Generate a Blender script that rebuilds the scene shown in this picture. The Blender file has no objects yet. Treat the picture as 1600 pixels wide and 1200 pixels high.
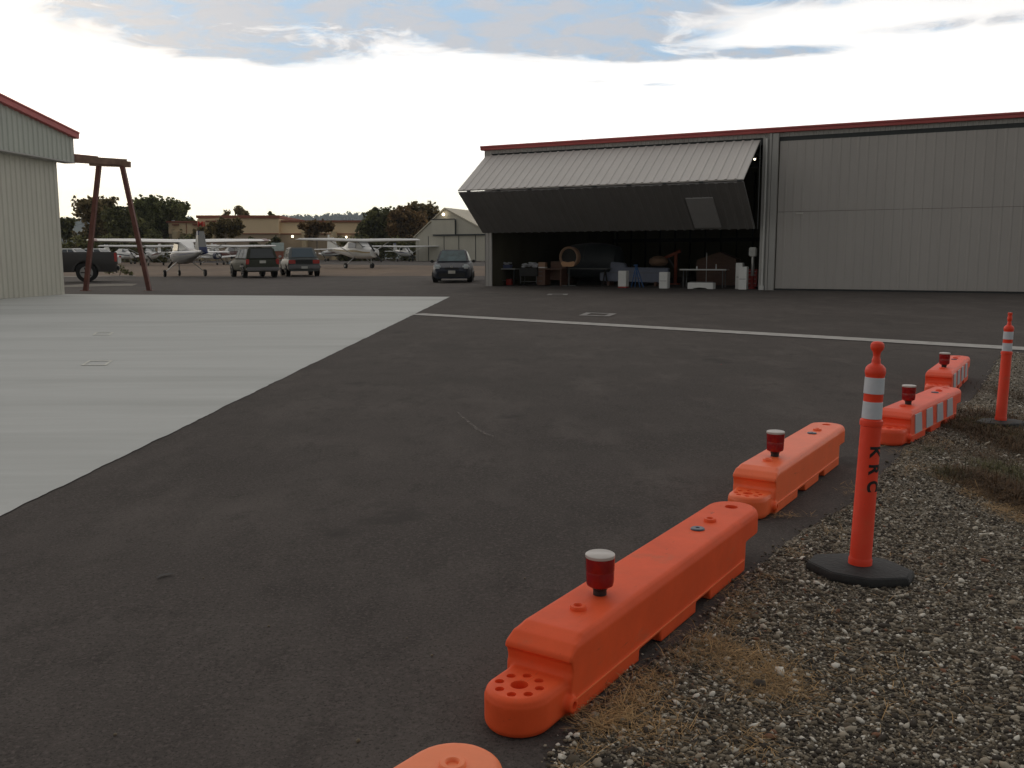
import bpy, bmesh, math, random
import numpy as np
from mathutils import Vector, Matrix
from mathutils.bvhtree import BVHTree
PI = math.pi; R = math.radians
random.seed(7); rng = np.random.default_rng(7)
sc = bpy.context.scene; C = sc.collection

# ------------------------------------------------------------ camera
CAMH = 1.5; FPX = 1450.0; PITCH = math.atan(193/1450)
cam = bpy.data.cameras.new('camera'); cam.sensor_width = 36; cam.lens = FPX/1600*36
cam.clip_start = .05; cam.clip_end = 9000
co = bpy.data.objects.new('camera', cam); C.objects.link(co)
co.location = (0, 0, CAMH); co.rotation_euler = (PI/2-PITCH, 0, 0); sc.camera = co

# ------------------------------------------------------------ world and sun
SUN_EL, SUN_AZ = 12, -38        # sun low, ahead and to the left, behind the cloud (azimuth from +y towards +x)
W = bpy.data.worlds.new('World'); sc.world = W; W.use_nodes = True
nt = W.node_tree; nt.nodes.clear(); N = nt.nodes; L = nt.links
def nd(t, **k):
    n = N.new(t)
    for a, b in k.items(): setattr(n, a, b)
    return n
def mth(op, a, b=None, c=None, clamp=False):
    n = nd('ShaderNodeMath', operation=op); n.use_clamp = clamp
    for i, v in enumerate((a, b, c)):
        if v is None: continue
        if isinstance(v, (int, float)): n.inputs[i].default_value = v
        else: L.new(v, n.inputs[i])
    return n.outputs[0]
def mixc(f, a, b):
    n = nd('ShaderNodeMix', data_type='RGBA')
    for s, v in ((n.inputs[0], f), (n.inputs[6], a), (n.inputs[7], b)):
        if isinstance(v, (int, float)): s.default_value = v
        elif isinstance(v, tuple): s.default_value = (*v, 1)
        else: L.new(v, s)
    return n.outputs[2]
sky = nd('ShaderNodeTexSky', sky_type='NISHITA'); sky.sun_disc = False
sky.sun_elevation = R(SUN_EL); sky.sun_rotation = R(SUN_AZ); sky.dust_density = 2.0; sky.altitude = 50
tc = nd('ShaderNodeTexCoord'); sep = nd('ShaderNodeSeparateXYZ'); L.new(tc.outputs['Generated'], sep.inputs[0])
dx, dy, dz = sep.outputs
az = mth('ARCTAN2', dx, dy); el = mth('ARCSINE', dz)
zz = mth('ADD', mth('MAXIMUM', dz, 0.0), 0.06)
cmb = nd('ShaderNodeCombineXYZ'); L.new(mth('DIVIDE', dx, zz), cmb.inputs[0]); L.new(mth('DIVIDE', dy, zz), cmb.inputs[1])
def noise(scale, detail, rough, off, src=None, dist=0.0):
    mp = nd('ShaderNodeMapping'); mp.inputs[1].default_value = off; L.new(src or cmb.outputs[0], mp.inputs[0])
    n = nd('ShaderNodeTexNoise'); n.inputs['Scale'].default_value = scale; n.inputs['Detail'].default_value = detail
    n.inputs['Roughness'].default_value = rough; n.inputs['Distortion'].default_value = dist; L.new(mp.outputs[0], n.inputs[0]); return n.outputs[0]
# cloud banks, given by direction (azimuth, elevation) and their spread
BANKS = [(400,88,160,20,1.0),(230,56,140,18,.75),(600,16,260,30,1.15),(300,10,200,20,.75),(880,66,150,20,1.0),(760,30,200,26,.9),
         (1040,93,120,7,.8),(1260,6,120,18,1.25),(1210,96,90,7,.75),(1035,136,36,4,.6),(1480,74,120,8,.6),
         (1560,24,80,18,.5),(970,14,130,22,.8),(100,14,140,16,.65),(1010,62,100,12,.5),(1450,10,90,10,.4),(930,129,30,4,.3),(540,278,26,3,.2)]
tot = None
for px, py, sx, sy, wgt in BANKS:
    a0 = math.atan((px-800)/1450*.985); e0 = math.atan((407-py)/1450*.96)
    u = mth('DIVIDE', mth('SUBTRACT', az, a0), sx/1450); v = mth('DIVIDE', mth('SUBTRACT', el, e0), sy/1450)
    q = mth('MULTIPLY', mth('EXPONENT', mth('MULTIPLY', mth('ADD', mth('MULTIPLY', u, u), mth('MULTIPLY', v, v)), -.8)), wgt)
    tot = q if tot is None else mth('ADD', tot, q)
high = mth('MULTIPLY', mth('SUBTRACT', el, R(16.5)), 9.0, clamp=True)
tot = mth('MAXIMUM', tot, mth('MULTIPLY', high, .45))
n1 = noise(3.4, 12, .66, (3, 1, 0), dist=.8); n2 = noise(5.5, 8, .66, (9, 4, 0), dist=.4)
m = mth('ADD', tot, mth('MULTIPLY', mth('SUBTRACT', n1, .5), mth('ADD', mth('MULTIPLY', mth('MINIMUM', tot, 1.0), 3.4), .08)))
mask = mth('MULTIPLY', mth('SUBTRACT', m, .15), 1.9, clamp=True)
# brightness falls away from the bright quarter of the sky
front = mth('ADD', mth('MULTIPLY', mth('COSINE', mth('SUBTRACT', az, R(-5))), .5), .5)
lowf = mth('SUBTRACT', 1.0, mth('MULTIPLY', mth('SUBTRACT', el, R(10)), 1.1, clamp=True))
WHITE_HI, WHITE_LO = 15.0, 2.6
wb = mth('ADD', mth('MULTIPLY', mth('POWER', front, 1.3), WHITE_HI-WHITE_LO), WHITE_LO)
wb = mth('MULTIPLY', wb, mth('ADD', mth('MULTIPLY', lowf, .42), .58))
def scalec(c, s):
    n = nd('ShaderNodeVectorMath', operation='SCALE')
    if isinstance(c, tuple): n.inputs[0].default_value = c
    else: L.new(c, n.inputs[0])
    L.new(s, n.inputs[3]) if not isinstance(s, (int, float)) else setattr(n.inputs[3], 'default_value', s)
    return n.outputs[0]
horizon = mth('SUBTRACT', 1.0, mth('MULTIPLY', mth('ABSOLUTE', el), 9.0, clamp=True))
warmc = mixc(horizon, (1.0, .965, .93), (1.0, .975, .70))
wb = mth('MULTIPLY', wb, mth('ADD', 1.0, mth('MULTIPLY', mth('SUBTRACT', 1.0, mth('MULTIPLY', mth('ABSOLUTE', el), 4.2, clamp=True)), .55)))
white = scalec(warmc, wb)
grey = mixc(mth('MULTIPLY', mth('SUBTRACT', n2, .36), 5.0, clamp=True), (.39, .575, .78), (.565, .58, .63))
dark = scalec(grey, mth('MULTIPLY', mth('ADD', mth('MULTIPLY', front, .55), .45), 11.8))
cl = mixc(mask, white, dark)
fin = mixc(.86, sky.outputs[0], cl)
tint = mixc(mth('MULTIPLY', mth('SUBTRACT', el, R(17)), 6.0, clamp=True), (1.0, 1.0, 1.0), (1.12, 1.02, .90))
mt = nd('ShaderNodeVectorMath', operation='MULTIPLY'); L.new(fin, mt.inputs[0]); L.new(tint, mt.inputs[1]); fin = mt.outputs[0]
below = mth('GREATER_THAN', dz, -.02)
bg = nd('ShaderNodeBackground'); bg.inputs[1].default_value = .1; L.new(fin, bg.inputs[0])
wo = nd('ShaderNodeOutputWorld'); L.new(bg.outputs[0], wo.inputs[0])
sl = bpy.data.lights.new('sun', 'SUN'); sl.energy = .3; sl.angle = R(14); sl.color = (1, .93, .82)
so = bpy.data.objects.new('sun', sl); C.objects.link(so)
sd = Vector((math.sin(R(SUN_AZ))*math.cos(R(SUN_EL)), math.cos(R(SUN_AZ))*math.cos(R(SUN_EL)), math.sin(R(SUN_EL))))
so.rotation_euler = sd.to_track_quat('Z', 'Y').to_euler()
vs = sc.view_settings; vs.view_transform = 'Standard'; vs.look = 'None'; vs.gamma = 1; vs.exposure = 0; vs.use_curve_mapping = False
sc.cycles.max_bounces = 6; sc.cycles.transparent_max_bounces = 8; sc.cycles.volume_bounces = 0

# ------------------------------------------------------------ measuring: photo pixel -> place on the gently rising apron
GA, GB = .0103, .0053
cp, sp = math.cos(PITCH), math.sin(PITCH)
def gz(x, y): return GA*min(y, 200) + GB*max(-60, min(60, x))
def ray(px, py):
    u = (px-800)/FPX; v = -(py-600)/FPX
    return u, cp+v*sp, -sp+v*cp
def at(px, py, h=0):
    d = ray(px, py); t = (h-CAMH)/(d[2]-GA*d[1]-GB*d[0]); return Vector((d[0]*t, d[1]*t, CAMH+d[2]*t))
def pd(px, py, D):
    d = ray(px, py); t = D/d[1]; return Vector((d[0]*t, D, CAMH+d[2]*t))

# ------------------------------------------------------------ materials
def mat(name, col, rough=.6, metal=0, var=.12, vscale=3, bump=0, bscale=60, spec=.5, emit=None, estr=0, stretch=(1, 1, 1), island=0):
    m = bpy.data.materials.new(name); m.use_nodes = True; t = m.node_tree; b = t.nodes['Principled BSDF']
    b.inputs['Roughness'].default_value = rough; b.inputs['Metallic'].default_value = metal
    b.inputs['Specular IOR Level'].default_value = spec
    tcn = t.nodes.new('ShaderNodeTexCoord'); mp = t.nodes.new('ShaderNodeMapping'); mp.inputs[3].default_value = stretch
    t.links.new(tcn.outputs['Object'], mp.inputs[0])
    no = t.nodes.new('ShaderNodeTexNoise'); no.inputs['Scale'].default_value = vscale; no.inputs['Detail'].default_value = 6; no.inputs['Roughness'].default_value = .65
    t.links.new(mp.outputs[0], no.inputs[0])
    r = t.nodes.new('ShaderNodeMapRange'); r.inputs[1].default_value = .3; r.inputs[2].default_value = .7
    r.inputs[3].default_value = 1-var; r.inputs[4].default_value = 1+var; t.links.new(no.outputs[0], r.inputs[0])
    val = r.outputs[0]
    if island:
        g = t.nodes.new('ShaderNodeNewGeometry'); r2 = t.nodes.new('ShaderNodeMapRange'); r2.inputs[3].default_value = 1-island; r2.inputs[4].default_value = 1+island
        t.links.new(g.outputs['Random Per Island'], r2.inputs[0]); mu = t.nodes.new('ShaderNodeMath'); mu.operation = 'MULTIPLY'
        t.links.new(val, mu.inputs[0]); t.links.new(r2.outputs[0], mu.inputs[1]); val = mu.outputs[0]
    sc_ = t.nodes.new('ShaderNodeVectorMath'); sc_.operation = 'SCALE'; sc_.inputs[0].default_value = col
    t.links.new(val, sc_.inputs[3]); t.links.new(sc_.outputs[0], b.inputs['Base Color'])
    if bump:
        n2 = t.nodes.new('ShaderNodeTexNoise'); n2.inputs['Scale'].default_value = bscale; n2.inputs['Detail'].default_value = 4
        t.links.new(tcn.outputs['Object'], n2.inputs[0]); bu = t.nodes.new('ShaderNodeBump'); bu.inputs['Strength'].default_value = bump; bu.inputs['Distance'].default_value = .01
        t.links.new(n2.outputs[0], bu.inputs['Height']); t.links.new(bu.outputs[0], b.inputs['Normal'])
    if emit: b.inputs['Emission Color'].default_value = (*emit, 1); b.inputs['Emission Strength'].default_value = estr
    return m
def ramp_mat(name, layers, rough=.9, bump=.4, bscale=120, bdist=.006, spec=.3):
    """layers: list of (scale, stretch, low, high, colour, kind) mixed one over another"""
    m = bpy.data.materials.new(name); m.use_nodes = True; t = m.node_tree; b = t.nodes['Principled BSDF']
    b.inputs['Roughness'].default_value = rough; b.inputs['Specular IOR Level'].default_value = spec
    tcn = t.nodes.new('ShaderNodeTexCoord'); cur = None
    for i, (s, st, lo, hi, col, kind) in enumerate(layers):
        if cur is None:
            rgb = t.nodes.new('ShaderNodeRGB'); rgb.outputs[0].default_value = (*col, 1); cur = rgb.outputs[0]; continue
        mp = t.nodes.new('ShaderNodeMapping'); mp.inputs[3].default_value = st; mp.inputs[1].default_value = (i*3.1, i*1.7, 0)
        mp.inputs[2].default_value = (0, 0, kind[1] if isinstance(kind, tuple) else 0)
        t.links.new(tcn.outputs['Object'], mp.inputs[0])
        if kind == 'v':
            no = t.nodes.new('ShaderNodeTexVoronoi'); no.inputs['Scale'].default_value = s; o = no.outputs['Color']
            sx = t.nodes.new('ShaderNodeSeparateColor'); t.links.new(o, sx.inputs[0]); o = sx.outputs[0]
        else:
            no = t.nodes.new('ShaderNodeTexNoise'); no.inputs['Scale'].default_value = s; no.inputs['Detail'].default_value = 7; no.inputs['Roughness'].default_value = .62; o = no.outputs[0]
        t.links.new(mp.outputs[0], no.inputs[0])
        r = t.nodes.new('ShaderNodeMapRange'); r.inputs[1].default_value = lo; r.inputs[2].default_value = hi; t.links.new(o, r.inputs[0])
        mx = t.nodes.new('ShaderNodeMix'); mx.data_type = 'RGBA'; t.links.new(r.outputs[0], mx.inputs[0]); t.links.new(cur, mx.inputs[6]); mx.inputs[7].default_value = (*col, 1)
        cur = mx.outputs[2]
    t.links.new(cur, b.inputs['Base Color'])
    n2 = t.nodes.new('ShaderNodeTexNoise'); n2.inputs['Scale'].default_value = bscale; n2.inputs['Detail'].default_value = 5
    t.links.new(tcn.outputs['Object'], n2.inputs[0]); bu = t.nodes.new('ShaderNodeBump'); bu.inputs['Strength'].default_value = bump; bu.inputs['Distance'].default_value = bdist
    t.links.new(n2.outputs[0], bu.inputs['Height']); t.links.new(bu.outputs[0], b.inputs['Normal'])
    return m
O1 = (1, 1, 1)
M = dict(
 asphalt=ramp_mat('asphalt', [(0,O1,0,1,(.084,.0725,.067),''),(.35,(1,1,1),.40,.66,(.062,.054,.050),''),(1.6,(1,.5,1),.5,.72,(.108,.094,.086),''),(5,(1,.6,1),.52,.72,(.056,.0485,.045),''),(55,O1,.50,.68,(.118,.102,.093),''),(85,O1,.52,.68,(.040,.0345,.0315),''),(240,O1,.58,.72,(.125,.11,.10),''),(150,O1,.58,.70,(.026,.023,.021),''),(70,O1,.71,.77,(.21,.185,.16),''),(.9,(1,1,1),.62,.70,(.055,.048,.045),''),(9,O1,.72,.78,(.035,.031,.029),'')], rough=.95, bump=.7, bscale=140, bdist=.006, spec=.15),
 concrete=ramp_mat('concrete', [(0,O1,0,1,(.52,.53,.515),''),(.5,(.35,1.6,1),.38,.68,(.475,.485,.47),''),(1.2,(.3,3,1),.5,.8,(.56,.57,.555),('r',.12)),(.25,(.3,2.2,1),.50,.64,(.44,.45,.435),('r',-.08)),(3,(.5,2,1),.55,.8,(.49,.50,.485),''),(12,O1,.6,.8,(.46,.47,.455),''),(90,O1,.66,.72,(.36,.36,.34),'')], rough=.9, bump=.2, bscale=80, bdist=.003, spec=.15),
 concretedirt=ramp_mat('dirty_concrete', [(0,O1,0,1,(.22,.20,.17),''),(1.5,(1,.5,1),.45,.65,(.15,.135,.115),'')], rough=.95),
 oldpave=ramp_mat('old_pavement', [(0,O1,0,1,(.185,.135,.098),''),(.15,(1,.4,1),.4,.65,(.135,.105,.083),''),(.8,(1,.3,1),.55,.7,(.22,.165,.12),''),(5,O1,.6,.7,(.11,.09,.07),'')], rough=.98, bump=.2, spec=.1),
 gravelbase=ramp_mat('gravel_base', [(0,O1,0,1,(.080,.068,.052),''),(1.5,O1,.45,.65,(.115,.095,.068),''),(26,O1,.5,.62,(.045,.038,.031),''),(75,O1,.55,.75,(.21,.18,.135),'v'),(130,O1,.80,.95,(.30,.27,.23),'v')], rough=.95, bump=.9, bscale=60, bdist=.02),
 stone=None,
 paintline=mat('line_paint', (.36,.345,.325), .8, var=.25, vscale=6, bump=.2),
 paintmark=mat('mark_paint', (.22,.21,.20), .8, var=.3, vscale=9),
 paintpale=mat('pale_mark_paint', (.62,.62,.56), .8, var=.15, vscale=9),
 scuff=mat('scuff_paint', (.20,.175,.155), .9, var=.4, vscale=18),
 tar=mat('tar_stain', (.022,.02,.02), .7, var=.3),
 orange=mat('orange_plastic', (.80,.10,.026), .58, var=.09, vscale=5, bump=.08, bscale=25, spec=.25),
 orangelight=mat('faded_orange_plastic', (.92,.22,.075), .5, var=.06, vscale=5, bump=.08, bscale=25),
 orangemid=mat('bright_orange_plastic', (.92,.15,.042), .45, var=.06, vscale=5, bump=.08, bscale=25),
 orangered=mat('red_orange_plastic', (.88,.088,.026), .5, var=.06, vscale=5, bump=.08),
 fluo=mat('fluorescent_post', (.78,.045,.011), .5, var=.06, vscale=5),
 band=mat('reflective_band', (.52,.55,.60), .35, var=.05, vscale=40),
 ink=mat('stencil_ink', (.012,.011,.011), .8),
 rubber=mat('black_rubber', (.018,.018,.018), .75, var=.3, vscale=12, bump=.4, bscale=50),
 lensred=mat('red_lens', (.26,.008,.010), .22, var=.15, vscale=30, spec=.7),
 lenscap=mat('lens_cap', (.50,.46,.43), .35, var=.08, vscale=20),
 blackplastic=mat('black_plastic', (.015,.015,.016), .5),
 plugblue=mat('plug_plastic', (.055,.06,.085), .35),
 hangargrey=mat('hangar_grey_sheet', (.45,.43,.41), .55, var=.07, vscale=.7, spec=.35, stretch=(1,1,.25)),
 litdoor=mat('bifold_sheet_lit', (.60,.565,.535), .5, var=.06, vscale=.5, spec=.4, stretch=(1,1,.25)),  # brighter copy for the leaf facing the sky; its light is in the colour
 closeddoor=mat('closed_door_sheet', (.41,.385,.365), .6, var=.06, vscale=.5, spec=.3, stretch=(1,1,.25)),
 shadeddoor=mat('bifold_sheet_shaded', (.20,.19,.185), .6, var=.08, vscale=.6, spec=.3),  # darker copy for the down-facing leaf; its shade is in the colour
 accessdoor=mat('access_door_paint', (.36,.35,.35), .5, var=.05),
 trimgrey=mat('trim_grey', (.37,.36,.345), .5, var=.06, vscale=1),
 darkgap=mat('near_black', (.035,.04,.042), .7),
 redtrim=mat('red_trim', (.42,.075,.07), .5, var=.1, vscale=1.2),
 sage=mat('sage_sheet', (.52,.505,.44), .55, var=.07, vscale=.8, spec=.35, stretch=(1,1,.25)),
 sagedark=mat('sage_header_sheet', (.43,.45,.405), .55, var=.07, vscale=.8, spec=.35, stretch=(1,1,.25)),
 rust=mat('brown_primer_steel', (.14,.050,.038), .65, var=.25, vscale=4),
 rust2=mat('weathered_beam', (.20,.125,.09), .8, var=.3, vscale=4),
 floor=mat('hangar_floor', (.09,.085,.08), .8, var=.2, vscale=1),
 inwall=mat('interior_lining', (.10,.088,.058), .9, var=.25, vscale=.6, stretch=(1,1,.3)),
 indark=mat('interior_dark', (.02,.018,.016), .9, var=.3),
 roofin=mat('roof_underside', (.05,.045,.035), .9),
 wplastic=mat('white_foam', (.72,.72,.70), .6, var=.05),
 cloth=mat('white_cloth', (.55,.55,.58), .9, var=.15, vscale=14),
 wood=mat('brown_wood', (.12,.058,.038), .6, var=.25, vscale=4, stretch=(1,1,6)),
 ply=mat('tan_panel', (.50,.28,.15), .7, var=.15, vscale=6),
 card=mat('cardboard', (.33,.20,.13), .8),
 bluegrey=mat('blue_grey_skin', (.17,.19,.26), .45, var=.12, vscale=2),
 bluepaint=mat('blue_paint', (.03,.11,.30), .45),
 bluebin=mat('blue_bin_plastic', (.13,.15,.27), .5, var=.2, vscale=10),
 redpaint=mat('red_paint', (.32,.03,.025), .4),
 orangep=mat('orange_machine_paint', (.30,.06,.025), .6, var=.2),
 steel=mat('steel', (.38,.38,.38), .35, metal=.6), dullsteel=mat('dull_steel', (.13,.13,.13), .6),
 whitemetal=mat('white_metal', (.55,.55,.53), .4),
 darkgrey=mat('dark_grey_tank', (.055,.065,.075), .5),
 oldwhite=mat('old_hangar_boards', (.50,.475,.40), .8, var=.08, vscale=.5, stretch=(1,1,.3)),
 oldroof=mat('old_hangar_roof', (.60,.55,.44), .8, var=.1, vscale=.4),
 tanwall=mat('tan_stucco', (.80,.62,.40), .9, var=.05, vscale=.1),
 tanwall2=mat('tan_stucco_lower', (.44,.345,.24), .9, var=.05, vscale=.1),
 tancol=mat('tan_pilaster', (.60,.48,.30), .9),
 cornice=mat('brown_cornice', (.28,.10,.06), .8, var=.1),
 signred=mat('red_letters', (.75,.05,.03), .5),
 bark=mat('bark', (.12,.085,.06), .9, var=.25, vscale=4), palebark=mat('pale_bark', (.26,.21,.16), .9, var=.25, vscale=4),
 leafd=mat('dark_leaves', (.125,.125,.050), .8, var=.25, vscale=.35, island=.85),
 leafb=mat('brownish_leaves', (.20,.155,.070), .8, var=.3, vscale=.3, island=.85),
 leafg=mat('green_leaves', (.155,.165,.062), .8, var=.3, vscale=.3, island=.85),
 leafr=mat('red_brown_leaves', (.21,.135,.062), .8, var=.3, vscale=.3, island=.85),
 hill=mat('hill_woods', (.06,.08,.06), .95, var=.35, vscale=.02),
 glass=mat('dark_window_glass', (.02,.03,.035), .08, spec=.8, var=0),
 glassb=mat('bluish_window_glass', (.04,.065,.085), .15, spec=.45, var=0),
 sglass=mat('painted_sky_side_glass', (.10,.135,.17), .5, spec=.15, var=.1), airglass=mat('aircraft_perspex', (.03,.05,.055), .35, spec=.25, var=0),  # side glass: pale sky reflection painted into its base colour
 teal=mat('teal_windscreen', (.035,.075,.085), .3, spec=.25, var=.5, vscale=2.5),
 tyre=mat('tyre_rubber', (.012,.012,.012), .85), rim=mat('alloy_rim', (.35,.35,.35), .35, metal=.5), 
 carblack=mat('black_trim', (.013,.013,.014), .5),
 paint_hatch=mat('dark_blue_grey_car_paint', (.026,.030,.042), .5, metal=0, var=.03, spec=.18),
 paint_suv=mat('dark_green_car_paint', (.050,.053,.040), .55, metal=0, var=.05, spec=.12),
 paint_wagon=mat('grey_car_paint', (.10,.108,.106), .5, metal=0, var=.05, spec=.3),
 paint_truck=mat('charcoal_truck_paint', (.050,.047,.046), .45, metal=0, var=.04, spec=.4),
 paint_white=mat('white_car_paint', (.62,.62,.60), .3, var=.03),
 bumper=mat('grey_bumper_plastic', (.17,.165,.17), .5),
 tail=mat('tail_lamp_red', (.42,.02,.02), .2, spec=.7), head=mat('head_lamp_glass', (.60,.66,.70), .12, spec=.9),
 plate=mat('plate_white', (.55,.54,.50), .5),
 aircraft=mat('white_aircraft_paint', (.60,.60,.585), .35, var=.04, spec=.6),
 airgrey=mat('bare_grey_aircraft_paint', (.30,.30,.30), .45, var=.05),
 airblue=mat('blue_aircraft_paint', (.03,.045,.14), .4), airnavy=mat('navy_aircraft_paint', (.012,.02,.06), .4),
 airred=mat('dark_red_aircraft_paint', (.13,.03,.028), .4), airgold=mat('gold_aircraft_paint', (.30,.22,.10), .4),
 tarp=mat('pale_green_tarp', (.48,.56,.53), .7, var=.2, vscale=3),
 straw=mat('straw_blades', (.34,.215,.095), .85, var=.2, vscale=2, island=.5),
 weed=mat('weed_blades', (.085,.078,.032), .85, var=.3, vscale=2, island=.55),
 deadweed=mat('dead_weed_blades', (.095,.055,.026), .9, var=.3, vscale=2, island=.5),
 lamp=mat('lit_lamp', (1,.9,.7), .5, emit=(1,.86,.62), estr=5),
)
def stone_mat():
    m = bpy.data.materials.new('pebble'); m.use_nodes = True; t = m.node_tree; b = t.nodes['Principled BSDF']; b.inputs['Roughness'].default_value = .85
    b.inputs['Specular IOR Level'].default_value = .3
    g = t.nodes.new('ShaderNodeNewGeometry'); cr = t.nodes.new('ShaderNodeValToRGB'); cr.color_ramp.interpolation = 'CONSTANT'
    cols = [(0,(.050,.041,.032)),(.30,(.095,.078,.056)),(.50,(.155,.127,.090)),(.66,(.22,.185,.135)),(.78,(.33,.285,.22)),(.87,(.46,.42,.345)),(.94,(.66,.62,.54)),(.985,(.20,.10,.06))]
    e = cr.color_ramp.elements; e[0].position = 0; e[0].color = (*cols[0][1], 1); e[1].position = cols[1][0]; e[1].color = (*cols[1][1], 1)
    for p, c in cols[2:]:
        x = e.new(p); x.color = (*c, 1)
    t.links.new(g.outputs['Random Per Island'], cr.inputs[0]); t.links.new(cr.outputs[0], b.inputs['Base Color']); return m
M['stone'] = stone_mat()
for k_ in ('leafd', 'leafb', 'leafg', 'leafr'):
    t = M[k_].node_tree; b = t.nodes['Principled BSDF']; tr = t.nodes.new('ShaderNodeBsdfTranslucent'); mx = t.nodes.new('ShaderNodeMixShader'); mx.inputs[0].default_value = .42
    t.links.new(b.inputs['Base Color'].links[0].from_socket, tr.inputs[0]); t.links.new(b.outputs[0], mx.inputs[1]); t.links.new(tr.outputs[0], mx.inputs[2])
    t.links.new(mx.outputs[0], [n for n in t.nodes if n.type == 'OUTPUT_MATERIAL'][0].inputs[0])

t = M['scuff'].node_tree; b = t.nodes['Principled BSDF']; n_ = t.nodes.new('ShaderNodeTexNoise'); n_.inputs['Scale'].default_value = 35; n_.inputs['Detail'].default_value = 8
g_ = t.nodes.new('ShaderNodeNewGeometry'); tc_ = t.nodes.new('ShaderNodeTexCoord'); t.links.new(tc_.outputs['Object'], n_.inputs[0])
r_ = t.nodes.new('ShaderNodeMapRange'); r_.inputs[1].default_value = .42; r_.inputs[2].default_value = .62; r_.inputs[4].default_value = .7; t.links.new(n_.outputs[0], r_.inputs[0]); t.links.new(r_.outputs[0], b.inputs['Alpha'])
def grime(m, seed):
    """rub marks, dust and a few dark scrapes worn into the plastic"""
    t = m.node_tree; b = t.nodes['Principled BSDF']; src = b.inputs['Base Color'].links[0].from_socket; tcn = t.nodes.new('ShaderNodeTexCoord')
    for k, (s_, st, lo, hi, col, f) in enumerate(((6, (1, 1, 1), .55, .75, (.62, .15, .06), .22), (14, (.35, 2, 4), .64, .72, (.10, .045, .03), .55), (60, (1, 1, 1), .66, .74, (.16, .07, .04), .5), (3, (1, 1, 3), .60, .72, (.34, .16, .09), .35))):
        mp = t.nodes.new('ShaderNodeMapping'); mp.inputs[1].default_value = (seed, k*2.3, 0); mp.inputs[3].default_value = st; t.links.new(tcn.outputs['Object'], mp.inputs[0])
        no = t.nodes.new('ShaderNodeTexNoise'); no.inputs['Scale'].default_value = s_; no.inputs['Detail'].default_value = 8; no.inputs['Roughness'].default_value = .7; t.links.new(mp.outputs[0], no.inputs[0])
        r = t.nodes.new('ShaderNodeMapRange'); r.inputs[1].default_value = lo; r.inputs[2].default_value = hi; r.inputs[4].default_value = f; t.links.new(no.outputs[0], r.inputs[0])
        mx = t.nodes.new('ShaderNodeMix'); mx.data_type = 'RGBA'; t.links.new(r.outputs[0], mx.inputs[0]); t.links.new(src, mx.inputs[6]); mx.inputs[7].default_value = (*col, 1); src = mx.outputs[2]
    t.links.new(src, b.inputs['Base Color'])
for i_, k_ in enumerate(('orange', 'orangelight', 'orangemid', 'orangered', 'fluo')): grime(M[k_], i_*5.1)
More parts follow.
